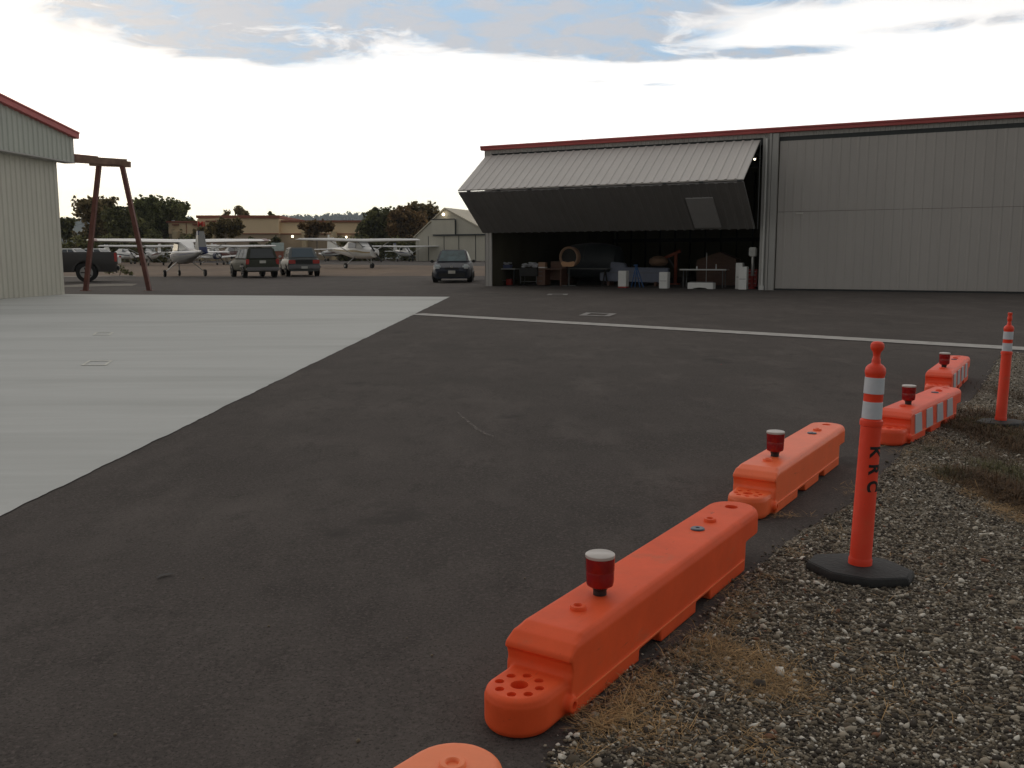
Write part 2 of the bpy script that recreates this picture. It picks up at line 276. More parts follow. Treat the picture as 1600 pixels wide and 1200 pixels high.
# ------------------------------------------------------------ object helpers
def put(o, parent=None):
    C.objects.link(o)
    if parent is not None: o.parent = parent
    return o
def tag(o, label=None, cat=None, group=None, kind=None):
    if label: o['label'] = label
    if cat: o['category'] = cat
    if group: o['group'] = group
    if kind: o['kind'] = kind
    return o
def thing(name, label, cat, loc=(0, 0, 0), rz=0, group=None, tilt=True):
    o = bpy.data.objects.new(name, None); o.empty_display_size = .2; put(o); o.location = loc; o.rotation_euler = (0, 0, rz)
    return tag(o, label, cat, group)
def tilt(o, rz):
    """stand o on the sloping apron instead of level"""
    n = Vector((-GB, -GA, 1)).normalized(); q = Vector((0, 0, 1)).rotation_difference(n)
    o.rotation_euler = (q.to_matrix() @ Matrix.Rotation(rz, 3, 'Z')).to_euler()
class MB:
    def __init__(s): s.v = []; s.f = []
    def add(s, vs, fs):
        k = len(s.v); s.v += [tuple(v) for v in vs]; s.f += [tuple(i+k for i in f) for f in fs]; return s
    def box(s, c, d, rz=0, ry=0, rx=0):
        m = Matrix.Rotation(rz, 3, 'Z') @ Matrix.Rotation(ry, 3, 'Y') @ Matrix.Rotation(rx, 3, 'X')
        vs = [Vector(c)+m @ Vector((a*d[0]/2, b*d[1]/2, e*d[2]/2)) for a in (-1, 1) for b in (-1, 1) for e in (-1, 1)]
        return s.add(vs, [(0,1,3,2),(4,6,7,5),(0,4,5,1),(2,3,7,6),(0,2,6,4),(1,5,7,3)])
    def bb(s, x0, x1, y0, y1, z0, z1): return s.box(((x0+x1)/2, (y0+y1)/2, (z0+z1)/2), (x1-x0, y1-y0, z1-z0))
    def tube(s, a, b, r0, r1=None, n=12):
        r1 = r0 if r1 is None else r1; a = Vector(a); b = Vector(b); d = (b-a).normalized(); u = d.orthogonal().normalized(); w = d.cross(u)
        vs = []
        for p, r in ((a, r0), (b, r1)):
            vs += [p+r*(math.cos(2*PI*i/n)*u+math.sin(2*PI*i/n)*w) for i in range(n)]
        fs = [(i, (i+1) % n, n+(i+1) % n, n+i) for i in range(n)]+[tuple(range(n))[::-1], tuple(range(n, 2*n))]
        return s.add(vs, fs)
    def beam(s, a, b, w, h):
        a = Vector(a); b = Vector(b); d = (b-a).normalized(); u = d.cross(Vector((0, 0, 1)))
        u = u.normalized() if u.length > 1e-4 else Vector((1, 0, 0)); t = u.cross(d)
        vs = [p+u*i*w/2+t*j*h/2 for p in (a, b) for i, j in ((-1,-1),(1,-1),(1,1),(-1,1))]
        return s.add(vs, [(0,1,2,3)[::-1],(4,5,6,7),(0,1,5,4),(1,2,6,5),(2,3,7,6),(3,0,4,7)])
    def lathe(s, prof, n=32, c=(0, 0, 0), a0=0):
        vs = []; k = len(prof)
        for r, z in prof:
            vs += [(c[0]+r*math.cos(2*PI*i/n+a0), c[1]+r*math.sin(2*PI*i/n+a0), c[2]+z) for i in range(n)]
        fs = [(j*n+i, j*n+(i+1) % n, (j+1)*n+(i+1) % n, (j+1)*n+i) for j in range(k-1) for i in range(n)]
        fs += [tuple(range(n))[::-1], tuple(range((k-1)*n, k*n))]
        return s.add(vs, fs)
    def prism(s, poly, lo, hi, axis='y'):
        n = len(poly)
        def P(a, b, h): return {'y': (a, h, b), 'z': (a, b, h), 'x': (h, a, b)}[axis]
        vs = [P(a, b, lo) for a, b in poly]+[P(a, b, hi) for a, b in poly]
        return s.add(vs, [tuple(range(n)), tuple(range(n, 2*n))[::-1]]+[(i, n+i, n+(i+1) % n, (i+1) % n) for i in range(n)])
    def loft(s, rings):
        n = len(rings[0]); vs = [p for r in rings for p in r]
        fs = [(j*n+i, j*n+(i+1) % n, (j+1)*n+(i+1) % n, (j+1)*n+i) for j in range(len(rings)-1) for i in range(n)]
        fs += [tuple(range(n))[::-1], tuple(range((len(rings)-1)*n, len(rings)*n))]
        return s.add(vs, fs)
    def mesh(s, name, bevel=0, seg=2, smooth=False, sub=0):
        me = bpy.data.meshes.new(name); me.from_pydata(s.v, [], s.f)
        bm = bmesh.new(); bm.from_mesh(me); bmesh.ops.recalc_face_normals(bm, faces=bm.faces)
        if bevel: bmesh.ops.bevel(bm, geom=[e for e in bm.edges if len(e.link_faces) == 2 and e.calc_face_angle(0) > .35], offset=bevel, segments=seg, affect='EDGES', clamp_overlap=True)
        if sub: bmesh.ops.subdivide_edges(bm, edges=bm.edges, cuts=sub, use_grid_fill=True)
        bm.to_mesh(me); bm.free()
        if smooth:
            for p in me.polygons: p.use_smooth = True
            try: me.set_sharp_from_angle(angle=R(35))
            except Exception: pass
        return me
    def build(s, name, m, parent=None, **k):
        me = s.mesh(name, **k); me.materials.append(m); return put(bpy.data.objects.new(name, me), parent)
def evald(o, *mods):
    """apply modifiers set up on o and return a fresh mesh"""
    dg = bpy.context.evaluated_depsgraph_get(); dg.update(); me = bpy.data.meshes.new_from_object(o.evaluated_get(dg)); return me
def temp(me): o = bpy.data.objects.new('temp', me); C.objects.link(o); return o
def kill(o): bpy.data.objects.remove(o, do_unlink=True)
def boolean_cut(me, cutter):
    a = temp(me); b = temp(cutter); md = a.modifiers.new('b', 'BOOLEAN'); md.operation = 'DIFFERENCE'; md.object = b; md.solver = 'EXACT'
    out = evald(a); kill(a); kill(b); return out
def copy_tree(o, parent=None):
    c = o.copy(); put(c, parent)
    for ch in list(o.children): copy_tree(ch, c)
    return c
def struct(o): return tag(o, kind='structure')
def sheet(name, pts, m, h, jag=None):
    """flat polygon lying on the apron, h above it"""
    P = [Vector((p[0], p[1])) for p in pts]; Q = []
    for i, p in enumerate(P):
        q = P[(i+1) % len(P)]; Q.append(p)
        if jag and i in jag:
            amp, step = jag[i]; n = int((q-p).length/step); d = (q-p).normalized(); nn = Vector((-d.y, d.x)); w = 0
            for k in range(1, n):
                w = w*.75+random.uniform(-1, 1)*amp*.5
                Q.append(p.lerp(q, k/n)+nn*w)
    me = bpy.data.meshes.new(name); bm = bmesh.new()
    f = bm.faces.new([bm.verts.new((a.x, a.y, gz(a.x, a.y)+h)) for a in Q]); bmesh.ops.triangulate(bm, faces=[f], ngon_method='EAR_CLIP')
    bmesh.ops.recalc_face_normals(bm, faces=bm.faces)
    if sum(g.normal.z for g in bm.faces) < 0: bmesh.ops.reverse_faces(bm, faces=bm.faces)
    bm.to_mesh(me); bm.free(); me.materials.append(m); return put(bpy.data.objects.new(name, me))
def inpoly(x, y, poly):
    ins = np.zeros(x.shape, bool); n = len(poly)
    for i in range(n):
        x1, y1 = poly[i]; x2, y2 = poly[(i+1) % n]
        c = ((y1 > y) != (y2 > y)) & (x < (x2-x1)*(y-y1)/(y2-y1+1e-12)+x1); ins ^= c
    return ins

# ------------------------------------------------------------ the ground
mb = MB(); XS = [-4000, -60, 60, 4000]; YS = [-60, 0, 200, 6000]
mb.add([(x, y, gz(x, y)) for y in YS for x in XS], [(j*4+i, j*4+i+1, (j+1)*4+i+1, (j+1)*4+i) for j in range(3) for i in range(3)])
struct(mb.build('ground', M['asphalt']))
def px(*a): return [at(*p)[:2] for p in a]
cpts = px((703,464),(0,808)); a, b = Vector(cpts[0]), Vector(cpts[1]); far = b+(b-a)*.9
CONC = [tuple(a), tuple(b), tuple(far), (-30, far.y)]+[tuple(x) for x in px((-500, 462),(60,459.5),(250,461))]
struct(sheet('concrete_apron', CONC, M['concrete'], .006, jag={0: (.012, .05), 1: (.012, .05)}))
struct(sheet('old_pavement', px((-120,433),(60,431),(300,432),(560,430),(765,431),(765,416),(560,414),(300,411),(-120,409)), M['oldpave'], .004))
struct(sheet('concrete_strip', px((98,449),(210,446),(215,443.5),(130,444),(98,446)), M['concretedirt'], .008))
struct(sheet('kerb_strip', px((98,433.5),(212,432),(212,430.6),(98,431.6)), M['concretedirt'], .02))
LW = .25
l0 = at(650, 491); l1 = at(1600, 545.5); d = (l1-l0).normalized(); nn = Vector((-d.y, d.x, 0)); l1 = l0+d*40; l0 = l0-d*.0
sh = sheet('painted_line', [(l0+nn*LW)[:2], (l0-nn*LW)[:2], (l1-nn*LW)[:2], (l1+nn*LW)[:2]], M['paintline'], .010, jag={1: (.012, .15), 3: (.012, .15)}); struct(sh)
def frame_mark(name, c4, m, w):
    """painted outline square on the ground"""
    P = [Vector(p) for p in px(*c4)]; cx = sum((p for p in P), Vector((0, 0)))/4
    mb = MB(); V = []
    for p in P: V.append((p.x, p.y, gz(p.x, p.y)+.012))
    for p in P:
        q = p+(cx-p)*w; V.append((q.x, q.y, gz(q.x, q.y)+.012))
    mb.add(V, [(i, (i+1) % 4, 4+(i+1) % 4, 4+i) for i in range(4)]); return struct(mb.build(name, m))
frame_mark('painted_mark', [(126,572),(166,572),(176,564.5),(139,564.5)], M['paintpale'], .22)
frame_mark('painted_mark', [(144,524.5),(172,524.5),(178,520),(150,520)], M['paintpale'], .25)
frame_mark('painted_mark', [(904,493.5),(952,495),(964,490.5),(916,489)], M['paintmark'], .40)
frame_mark('painted_mark', [(854,461.5),(886,461.5),(888,459.5),(857,459.5)], M['paintmark'], .45)
frame_mark('painted_mark', [(168,447),(208,447),(202,443.5),(174,443.5)], M['concretedirt'], .3)
# scuffs and stains
def stroke(name, pts, w, m, h=.011):
    P = [Vector(p) for p in px(*pts)]; mb = MB(); V = []
    for i, p in enumerate(P):
        d = (P[min(i+1, len(P)-1)]-P[max(i-1, 0)]).normalized(); n = Vector((-d.y, d.x)); k = w*math.sin(PI*(i+.35)/(len(P)-.3))
        for s in (1, -1): q = p+n*k*s; V.append((q.x, q.y, gz(q.x, q.y)+h))
    mb.add(V, [(2*i, 2*i+1, 2*i+3, 2*i+2) for i in range(len(P)-1)]); return struct(mb.build(name, m))
stroke('scuff_mark', [(712,642),(722,653),(735,664),(748,674),(762,681),(778,685)], .020, M['scuff'])
stroke('tar_mark', [(246,906),(252,902),(262,900),(272,899.5)], .012, M['tar'])

# ------------------------------------------------------------ gravel verge
edge = [(840,1240),(859,1200),(880,1165),(901,1133),(925,1110),(948,1091),(972,1066),(990,1049),(1030,1022),(1075,992),(1098,968),(1117,946),(1173,894),(1215,858),(1270,822),(1328,785),(1382,733),(1422,690),(1470,655),(1510,628),(1535,597),(1555,563),(1562,551)]
edge = [(x+(12 if 900 < y < 1180 else 5), y) for x, y in edge]
EP = px(*edge); random.seed(3)
GPOLY = [tuple(p) for p in EP]+[tuple(p) for p in px((1700,556))]+[(9.5,12.3),(9.5, .8),(.2,.8)]
GPOLY = [tuple(p) for p in GPOLY]
struct(sheet('gravel_verge', GPOLY, M['gravelbase'], .007, jag={i: (.03, .05) for i in range(len(edge)-1)}))
def scatter(n, poly, fall):
    xs = np.array([p[0] for p in poly]); ys = np.array([p[1] for p in poly]); out = np.zeros((0, 2))
    while len(out) < n:
        x = rng.uniform(xs.min(), xs.max(), n*3); y = rng.uniform(ys.min(), ys.max(), n*3); d = np.hypot(x, y)
        k = inpoly(x, y, poly) & (rng.random(n*3) < np.minimum(1, (2.6/d)**fall)) & (x < y*.60+.15); out = np.vstack([out, np.c_[x, y][k]])
    return out[:n]
def stones(name, P, size, m, label):
    n = len(P); ico = bmesh.new(); bmesh.ops.create_icosphere(ico, subdivisions=1, radius=1)
    bv = np.array([v.co[:] for v in ico.verts]); bf = np.array([[v.index for v in f.verts] for f in ico.faces]); ico.free()
    s = size*np.exp(rng.normal(0, .45, n)); V = bv[None]*(1+rng.normal(0, .16, (n, 12, 1)))
    V = V*(s[:, None, None]*np.stack([rng.uniform(.75, 1.3, n), rng.uniform(.7, 1.1, n), rng.uniform(.45, .8, n)], 1)[:, None, :])
    a = rng.uniform(0, 2*PI, n); ca, sa = np.cos(a)[:, None], np.sin(a)[:, None]; x = V[..., 0]*ca-V[..., 1]*sa; y = V[..., 0]*sa+V[..., 1]*ca
    tl = rng.normal(0, .3, n)[:, None]; z = V[..., 2]+x*tl
    X = x+P[:, 0:1]; Y = y+P[:, 1:2]; Z = z+(GA*P[:, 1]+GB*P[:, 0]+.007+s*.22)[:, None]
    co_ = np.stack([X, Y, Z], -1).reshape(-1, 3); F = (bf[None]+(np.arange(n)*12)[:, None, None]).reshape(-1, 3)
    me = bpy.data.meshes.new(name); me.vertices.add(len(co_)); me.vertices.foreach_set('co', co_.ravel()); me.loops.add(F.size); me.loops.foreach_set('vertex_index', F.ravel().astype(np.int32))
    me.polygons.add(len(F)); me.polygons.foreach_set('loop_start', np.arange(0, F.size, 3, dtype=np.int32)); me.polygons.foreach_set('loop_total', np.full(len(F), 3, np.int32)); me.update(calc_edges=True)
    me.polygons.foreach_set('use_smooth', np.ones(len(F), bool)); me.materials.append(m); return tag(put(bpy.data.objects.new(name, me)), label, 'gravel', kind='stuff')
P1 = scatter(105000, GPOLY, 1.7)
# a few strays on the tarmac along the edge
ep = np.array([p for p in EP]); k = rng.integers(0, len(ep)-1, 500); tt = rng.random(500)[:, None]; st = ep[k]*(1-tt)+ep[k+1]*tt+np.c_[-np.abs(rng.normal(0, .025, 500)), rng.normal(0, .02, 500)]
stones('gravel', np.vstack([P1, st]), .0046, M['stone'], 'loose grey, white and tan gravel covering the verge beside the tarmac')

k = 0; random.seed(21)
for qx, qy in ((636,999),(675,1026),(1127,570),(318,905),(720,700),(1010,700),(560,1160),(180,1150),(420,980),(820,905),(940,620),(1050,720)):
    c_ = at(qx, qy); m_ = MB(); s_ = random.uniform(.004, .008)
    m_.lathe([(.001,-.3*s_),(s_*.8,-.2*s_),(s_,.3*s_),(s_*.6,.8*s_),(.001,.9*s_)], 7); o_ = m_.build('pebble', M['redpaint'] if qx == 1127 else M['stone'])
    o_.location = (c_.x, c_.y, gz(c_.x, c_.y)+.003+.2*s_); o_.rotation_euler = (random.random()*.5, 0, random.random()*6); 
    tag(o_, 'tiny red scrap lying alone on the tarmac' if qx == 1127 else 'tiny loose pebble lying on the dark tarmac', 'pebble', None if qx == 1127 else 'pebbles lying on the tarmac')
def blades(name, P, length, width, flat, m, label, cat, zup=.006):
    n = len(P); a = rng.uniform(0, 2*PI, n); Ls = length*np.exp(rng.normal(0, .35, n)); el_ = np.abs(rng.normal(0, flat, n)); bend = rng.normal(0, .5, n)
    d = np.stack([np.cos(a)*np.cos(el_), np.sin(a)*np.cos(el_), np.sin(el_)], 1); s = np.stack([-np.sin(a), np.cos(a), 0*a], 1)
    base = np.c_[P, GA*P[:, 1]+GB*P[:, 0]+zup+rng.random(n)*.012]; w = width*(.6+rng.random(n)*.8)
    mid = base+d*Ls[:, None]*.5+s*(bend*Ls*.10)[:, None]; tip = base+d*Ls[:, None]; tip[:, 2] -= Ls*np.sin(el_)*.35
    V = np.stack([base-s*w[:, None], base+s*w[:, None], mid+s*w[:, None], mid-s*w[:, None], tip+s*w[:, None]*.3, tip-s*w[:, None]*.3], 1).reshape(-1, 3)
    V[:, 2] = np.maximum(V[:, 2], GA*V[:, 1]+GB*V[:, 0]+.008)
    F = (np.array([[0, 1, 2, 3], [3, 2, 4, 5]])[None]+(np.arange(n)*6)[:, None, None]).reshape(-1, 4)
    me = bpy.data.meshes.new(name); me.from_pydata(V.tolist(), [], F.tolist()); me.materials.append(m)
    return tag(put(bpy.data.objects.new(name, me)), label, cat, kind='stuff')
def patch(lst, k=1):
    out = []
    for x, y, sx, sy, n in lst:
        n = int(n*k)
        c = at(x, y); e1 = at(x+sx, y); e2 = at(x, y-sy); a = (e1-c).length; b = (e2-c).length
        out.append(np.c_[c.x+rng.normal(0, a*.55, n), c.y+rng.normal(0, b*.55, n)])
    return np.vstack(out)
epx = [(edge[i][0]+26, edge[i][1]+12, 22, 9, 150 if 3 < i < 12 else 70) for i in range(1, len(edge)-1)]
S = patch([(1165,1040,75,35,1500),(1210,1075,70,30,1300),(1120,1020,50,25,500),(975,1120,42,28,600),(885,1118,28,10,260),(935,1138,28,14,300),
           (1215,808,42,4,170),(1400,705,25,14,160),(1340,770,30,14,160),(1150,930,60,30,350),(1000,1080,60,30,500),(1020,1150,90,40,500),(1180,1170,40,25,200),
           (1300,1010,120,80,260),(1400,1100,160,90,260),(1450,900,120,60,160),(1370,1060,60,40,90),(1490,752,24,8,500),(1530,775,26,8,600),(1570,800,28,9,700),(1600,815,24,8,400),(1450,735,40,10,300),(1460,690,30,9,400),(1510,640,24,9,400)]+epx, .62)
blades('dry_grass', S, .05, .0009, .30, M['straw'], 'strewn dry straw and dead grass on the gravel and its edge', 'dry grass')
S = patch([(1570,682,44,20,5200),(1520,672,34,14,2400),(1590,700,34,16,2800),(1552,655,38,10,1800),(1568,768,42,18,5200),(1600,788,30,16,3000),(1525,752,34,9,1800),(1500,742,22,6,700),(1600,625,24,16,900),(1540,715,60,18,800),(1485,640,25,9,250)])
blades('dead_weeds', S, .065, .0017, .55, M['deadweed'], 'brown matted weeds on the verge round the farther post', 'weeds')
S = patch([(1545,668,34,9,1200),(1590,690,30,10,900),(1490,745,26,8,700),(1560,735,34,9,700),(1610,760,40,20,1300),(1520,665,30,8,500),(1450,705,18,6,80)])
blades('green_weeds', S, .06, .0016, .7, M['weed'], 'low dull green weeds growing through the gravel by the farther post', 'weeds')

# ------------------------------------------------------------ airport barricades
def barricade_mesh():
    hw = .127; H = .254
    mb = MB()
    # side outline of the long body with the two drain openings under it
    out = [(.112,.002),(.60,.002),(.615,.045),(.79,.045),(.80,.002),(1.14,.002),(1.155,.045),(1.30,.045),(1.31,.002),(1.70,.002),(1.755,.012),(1.762,.135),(1.80,.135),
           (1.80,.254),(.205,.254),(.150,.236),(.108,.208),(.104,.190),(.118,.182),(.122,.150),(.116,.13)]
    def outline(off):
        return out
    # cross-sections: several nested prisms give the rounded shoulders and slight taper
    for y, t in ((.127,.030),(.123,.018),(.117,.008),(.107,.0)):
        mb.prism([(x, min(z, H-t)) for x, z in out], -y, y, 'y')
    # lower skirt below the parting line, a little proud
    for x0, x1 in ((.116,.605),(.80,1.145),(1.31,1.74)): mb.bb(x0, x1, -.130, .130, .002, .050)
    mb.bb(.116, 1.74, -.130, .130, .046, .058)
    # far lobe
    def lobe(cx, r, z0, z1, back, n=40):
        return [(cx+r*math.cos(-PI/2+PI*i/n), r*math.sin(-PI/2+PI*i/n)) for i in range(n+1)]+[(back, r), (back, -r)]
    for r, z0, z1 in ((.127,.137,.226),(.123,.134,.238),(.117,.132,.247),(.107,.131,.254)):
        mb.prism(lobe(1.90, r, 0, 0, 1.70), z0, z1, 'z')
    # near tongue: rounded tab lying low, narrower than the body, flaring into it
    def tongue(r, n=40):
        return [(-r*math.sin(PI*i/n)*1.0, -r*math.cos(PI*i/n)) for i in range(n, -1, -1)]+[(.10, -r), (.16, -r-.012), (.16, r+.012), (.10, r)]
    for r, z0, z1 in ((.112,.020,.105),(.108,.010,.118),(.102,.003,.125),(.094,.002,.130)):
        mb.prism(tongue(r), z0, z1, 'z')
    # drain boss beside the tongue
    mb.tube((.105,-.07,.052), (.105,-.142,.052), .026, n=20)
    me = mb.mesh('barricade')
    o = temp(me); r = o.modifiers.new('r', 'REMESH'); r.mode = 'VOXEL'; r.voxel_size = .0048; r.use_smooth_shade = True
    s = o.modifiers.new('s', 'SMOOTH'); s.factor = .5; s.iterations = 5
    me2 = evald(o); kill(o)
    # sockets: eight round the tongue's pin hole, the pin hole, the hole through the lobe
    def cyl(x, y, r, z0, z1, n=20): c = MB(); c.tube((x, y, z0), (x, y, z1), r, n=n); return c
    cuts = MB()
    for i in range(8): a = 2*PI*i/8+.2; cuts.tube((.068*math.cos(a), .068*math.sin(a), .119), (.068*math.cos(a), .068*math.sin(a), .2), .0150, .0175, 16)
    cuts.tube((0, 0, .100), (0, 0, .2), .028, .031, 28)
    cuts.tube((1.90, 0, .215), (1.90, 0, .3), .030, .033, 28)
    cuts.tube((.105, -.120, .052), (.105, -.2, .052), .012, .017, 16)
    me3 = boolean_cut(me2, cuts.mesh('cuts'))
    for p in me3.polygons: p.use_smooth = True
    try: me3.set_sharp_from_angle(angle=R(50))
    except Exception: pass
    me3.name = 'barricade_body'; return me3
BM = barricade_mesh()
def ring_mesh():
    mb = MB(); mb.lathe([(.029,0),(.029,.010),(.026,.015),(.017,.016),(.014,.012),(.012,.003),(0.0005,.003)], 28); return mb.mesh('boss', smooth=True)
RING = ring_mesh()
mb = MB(); mb.lathe([(.031,0),(.032,.005),(.028,.009),(.010,.010),(.008,.006),(.0005,.006)], 28); DISC = mb.mesh('fill_cap', smooth=True)
mb = MB(); mb.lathe([(.022,0),(.022,.018),(.025,.022),(.025,.030),(.0005,.030)], 24); LBASE = mb.mesh('lamp_base', smooth=True)
mb = MB(); mb.lathe([(.030,.028),(.043,.036),(.0455,.048),(.046,.080),(.0455,.083),(.047,.086),(.0475,.130),(.0005,.130)], 40); LLENS = mb.mesh('lamp_lens', smooth=True)
mb = MB(); mb.lathe([(.0472,.128),(.0482,.131),(.0480,.138),(.0445,.1405),(.0005,.1415)], 40); LCAP = mb.mesh('lamp_cap', smooth=True)
def mobj(name, me, m, parent, loc=(0, 0, 0)):
    me = me if not me.materials else me.copy(); me.materials.append(m) if not me.materials else me.materials.__setitem__(0, m)
    o = bpy.data.objects.new(name, me); put(o, parent); o.location = loc; return o
def barricade(label, A, B, m, lamp=True, stripes=False, za=.13, disc=True, ax=0.0, bx=1.90):
    """A, B: world points above the barricade's own x=ax and x=bx"""
    v = (B-A); rz = math.atan2(v.y, v.x); s = math.hypot(v.x, v.y)/(bx-ax)
    o = thing('barricade', label, 'barricade', group='orange water filled barricades in a row')
    d = Vector((math.cos(rz), math.sin(rz), 0)); p = A-d*(ax*s); o.location = (p.x, p.y, gz(p.x, p.y)+.001); tilt(o, rz); o.scale = (s, 1, 1)
    mobj('body', BM, m, o)
    MB().bb(.135, 1.73, -.1325, -.1290, .0565, .0600).build('mould_seam', M['orangelight'], o)
    for x in (.378, 1.62): mobj('ring_boss', RING, m, o, (x, 0, .2525))
    if disc: mobj('fill_cap', DISC, M['plugblue'], o, (1.47, 0, .2525))
    if lamp:
        l = mobj('warning_lamp', LBASE, M['blackplastic'], o, (.54, 0, .252)); l.scale = (1/s*1.12, 1.12, 1.12)
        mobj('lens', LLENS, M['lensred'], l); mobj('cap', LCAP, M['lenscap'], l)
    if stripes:
        for k in range(4):
            x = .26+k*.37
            MB().prism([(x, .062), (x+.22, .062), (x+.17, .218), (x-.03, .218)], -.1335, -.1275, 'y').build('reflective_stripe', M['band'], o)
    return o
barricade('orange barricade in the foreground with red lamp, its round holed tongue nearest the camera', at(812,1070,.13), at(1143,792,.254), M['orange'])
barricade('second orange barricade in the row, paler, with red lamp, beyond the long nearest one', at(1169,771,.13), at(1291.6,663.5,.254), M['orangemid'])
barricade('striped orange barricade with red lamp directly behind the lettered post', at(1411,635,.254), at(1467,611,.254), M['orangered'], stripes=True, ax=.378, bx=1.62)
barricade('farthest orange barricade with white stripes and red lamp', at(1475,574,.254), at(1493,560,.254), M['orangered'], stripes=True, ax=.54, bx=1.62)
q = at(708,1195,.254); dd = Vector((math.cos(R(52)), math.sin(R(52)), 0))
b0 = barricade('orange barricade cut off by the bottom edge of the picture, only its rounded end showing', q-dd*1.90, q, M['orangelight'])
mobj('ring_boss', RING, M['orangelight'], b0, (1.90, 0, .2525)).scale = (1.15, 1.15, .7)

# ------------------------------------------------------------ channelizer posts
def text_mesh(s, size, ext, off=.018):
    cu = bpy.data.curves.new('t', 'FONT'); cu.body = s; cu.size = size; cu.extrude = ext; cu.align_x = 'CENTER'; cu.align_y = 'CENTER'; cu.offset = size*off
    o = bpy.data.objects.new('t', cu); C.objects.link(o); me = evald(o); kill(o); return me
def post(label, base, rzb, lean, H, letters=False, handle='knob', k0=1.0):
    o = thing('channelizer_post', label, 'traffic post', (base.x, base.y, gz(base.x, base.y)+.006)); 
    tp = .0
    b = MB(); rot = rzb
    def oct_(sx, sy, ch): return [(-sx, -sy+ch), (-sx+ch*1.3, -sy), (sx-ch*1.3, -sy), (sx, -sy+ch), (sx, sy-ch), (sx-ch*1.3, sy), (-sx+ch*1.3, sy), (-sx, sy-ch)]
    rings = []
    for k, z in ((.985, 0), (1.0, .008), (1.0, .028), (.95, .042), (.45, .052)):
        rings.append([(x*k*math.cos(rot)-y*k*math.sin(rot), x*k*math.sin(rot)+y*k*math.cos(rot), z) for x, y in oct_(.26*.88*k0, .20*.88*k0, .125*.88*k0)])
    b.loft(rings).build('rubber_base', M['rubber'], o, bevel=.004, smooth=True)
    p = MB(); k = H/1.07
    prof = [(.0605,.045),(.0605,.075),(.057,.082),(.056,.085),(.052,.72*k),(.0565,.722*k),(.058,.735*k),(.0565,.748*k),(.049,.752*k),(.047,.955*k),(.050,.962*k),(.052,.975*k),(.049,.992*k),(.038,1.004*k),(.024,1.012*k),(.021,1.022*k),(.022,1.030*k),(.019,1.036*k),(.017,1.048*k)]
    if handle == 'knob': prof += [(.020,1.065*k),(.031,1.078*k),(.034,1.092*k),(.032,1.104*k),(.022,1.113*k),(.001,1.116*k)]
    else: prof += [(.024,1.06*k),(.025,1.09*k),(.020,1.10*k),(.020,1.112*k),(.024,1.12*k),(.022,1.135*k),(.001,1.138*k)]
    RS = .87*k0; prof = [(a_*RS, b_) for a_, b_ in prof]
    po = p.lathe(prof, 40).build('post', M['fluo'], o, smooth=True)
    po.rotation_euler = (0, lean, 0)
    for z0, z1 in ((.755*k, .835*k), (.872*k, .948*k)):
        w = MB(); w.lathe([(.0492*RS, z0), (.0505*RS, z0+.001), (.0490*RS, z1-.001), (.0480*RS, z1)], 40).build('reflective_band', M['band'], po, smooth=True)
    if letters:
        zs = (.605, .522, .440)
        for ch, z in zip('KRC', zs):
            me = text_mesh(ch, .076, .0008, .035); me.materials.append(M['ink'])
            bm = bmesh.new(); bm.from_mesh(me)
            bmesh.ops.subdivide_edges(bm, edges=[e for e in bm.edges if e.calc_length() > .012], cuts=3)
            bmesh.ops.triangulate(bm, faces=bm.faces)
            r0 = .0535
            for v in bm.verts:
                x, y, t = v.co
                # turned a quarter clockwise (tops to the right) and wrapped on the tube
                sx, sz = y, -x; ang = R(-90)+R(15)+sx/(r0*RS); zz_ = z*k+sz
                rr = (.0563-(.0563-.052)*(zz_/(.72*k)))*RS+.0012+t
                v.co = (rr*math.cos(ang), rr*math.sin(ang), zz_)
            bm.to_mesh(me); bm.free(); lo = put(bpy.data.objects.new('letter_'+ch.lower(), me), po)
            lo.name = 'painted_letter'
    return o
post('orange post with black letters K R C and two reflective bands on the gravel', at(1343,886,.04), R(-33), R(1.6), 1.04, True)
post('plain orange post standing farther back in weeds at the right edge', at(1563,661,.03), R(10), R(1.1), .905, False, 'tall', .88)

# ------------------------------------------------------------ corrugated sheets
def corr(mb, x0, x1, zlo, zhi, y, pitch=.30, rib=.06, dep=.03, out=-1, th=.03):
    """vertical rib sheet in the xz plane at y; zlo/zhi may be functions of x; out = side the ribs stand on"""
    fl = zlo if callable(zlo) else (lambda x: zlo); fh = zhi if callable(zhi) else (lambda x: zhi)
    pts = []; x = x0
    while x < x1-1e-6:
        for dx_, dd_ in ((0, 0), (pitch-rib*1.6, 0), (pitch-rib*1.2, dep), (pitch-rib*.4, dep)):
            if x+dx_ < x1: pts.append((x+dx_, y+out*dd_))
        x += pitch
    pts.append((x1, y)); n = len(pts); V = []
    for a, b in pts: V += [(a, b, fl(a)), (a, b, fh(a))]
    for a, b in pts: V += [(a, y-out*th, fl(a)), (a, y-out*th, fh(a))]
    F = [(2*i, 2*i+2, 2*i+3, 2*i+1) for i in range(n-1)]+[(2*n+2*i, 2*n+2*i+1, 2*n+2*i+3, 2*n+2*i+2) for i in range(n-1)]
    F += [(2*i+1, 2*i+3, 2*n+2*i+3, 2*n+2*i+1) for i in range(n-1)]+[(2*i, 2*n+2*i, 2*n+2*i+2, 2*i+2) for i in range(n-1)]
    F += [(0, 1, 2*n+1, 2*n), (2*n-2, 4*n-2, 4*n-1, 2*n-1)]
    return mb.add(V, F)

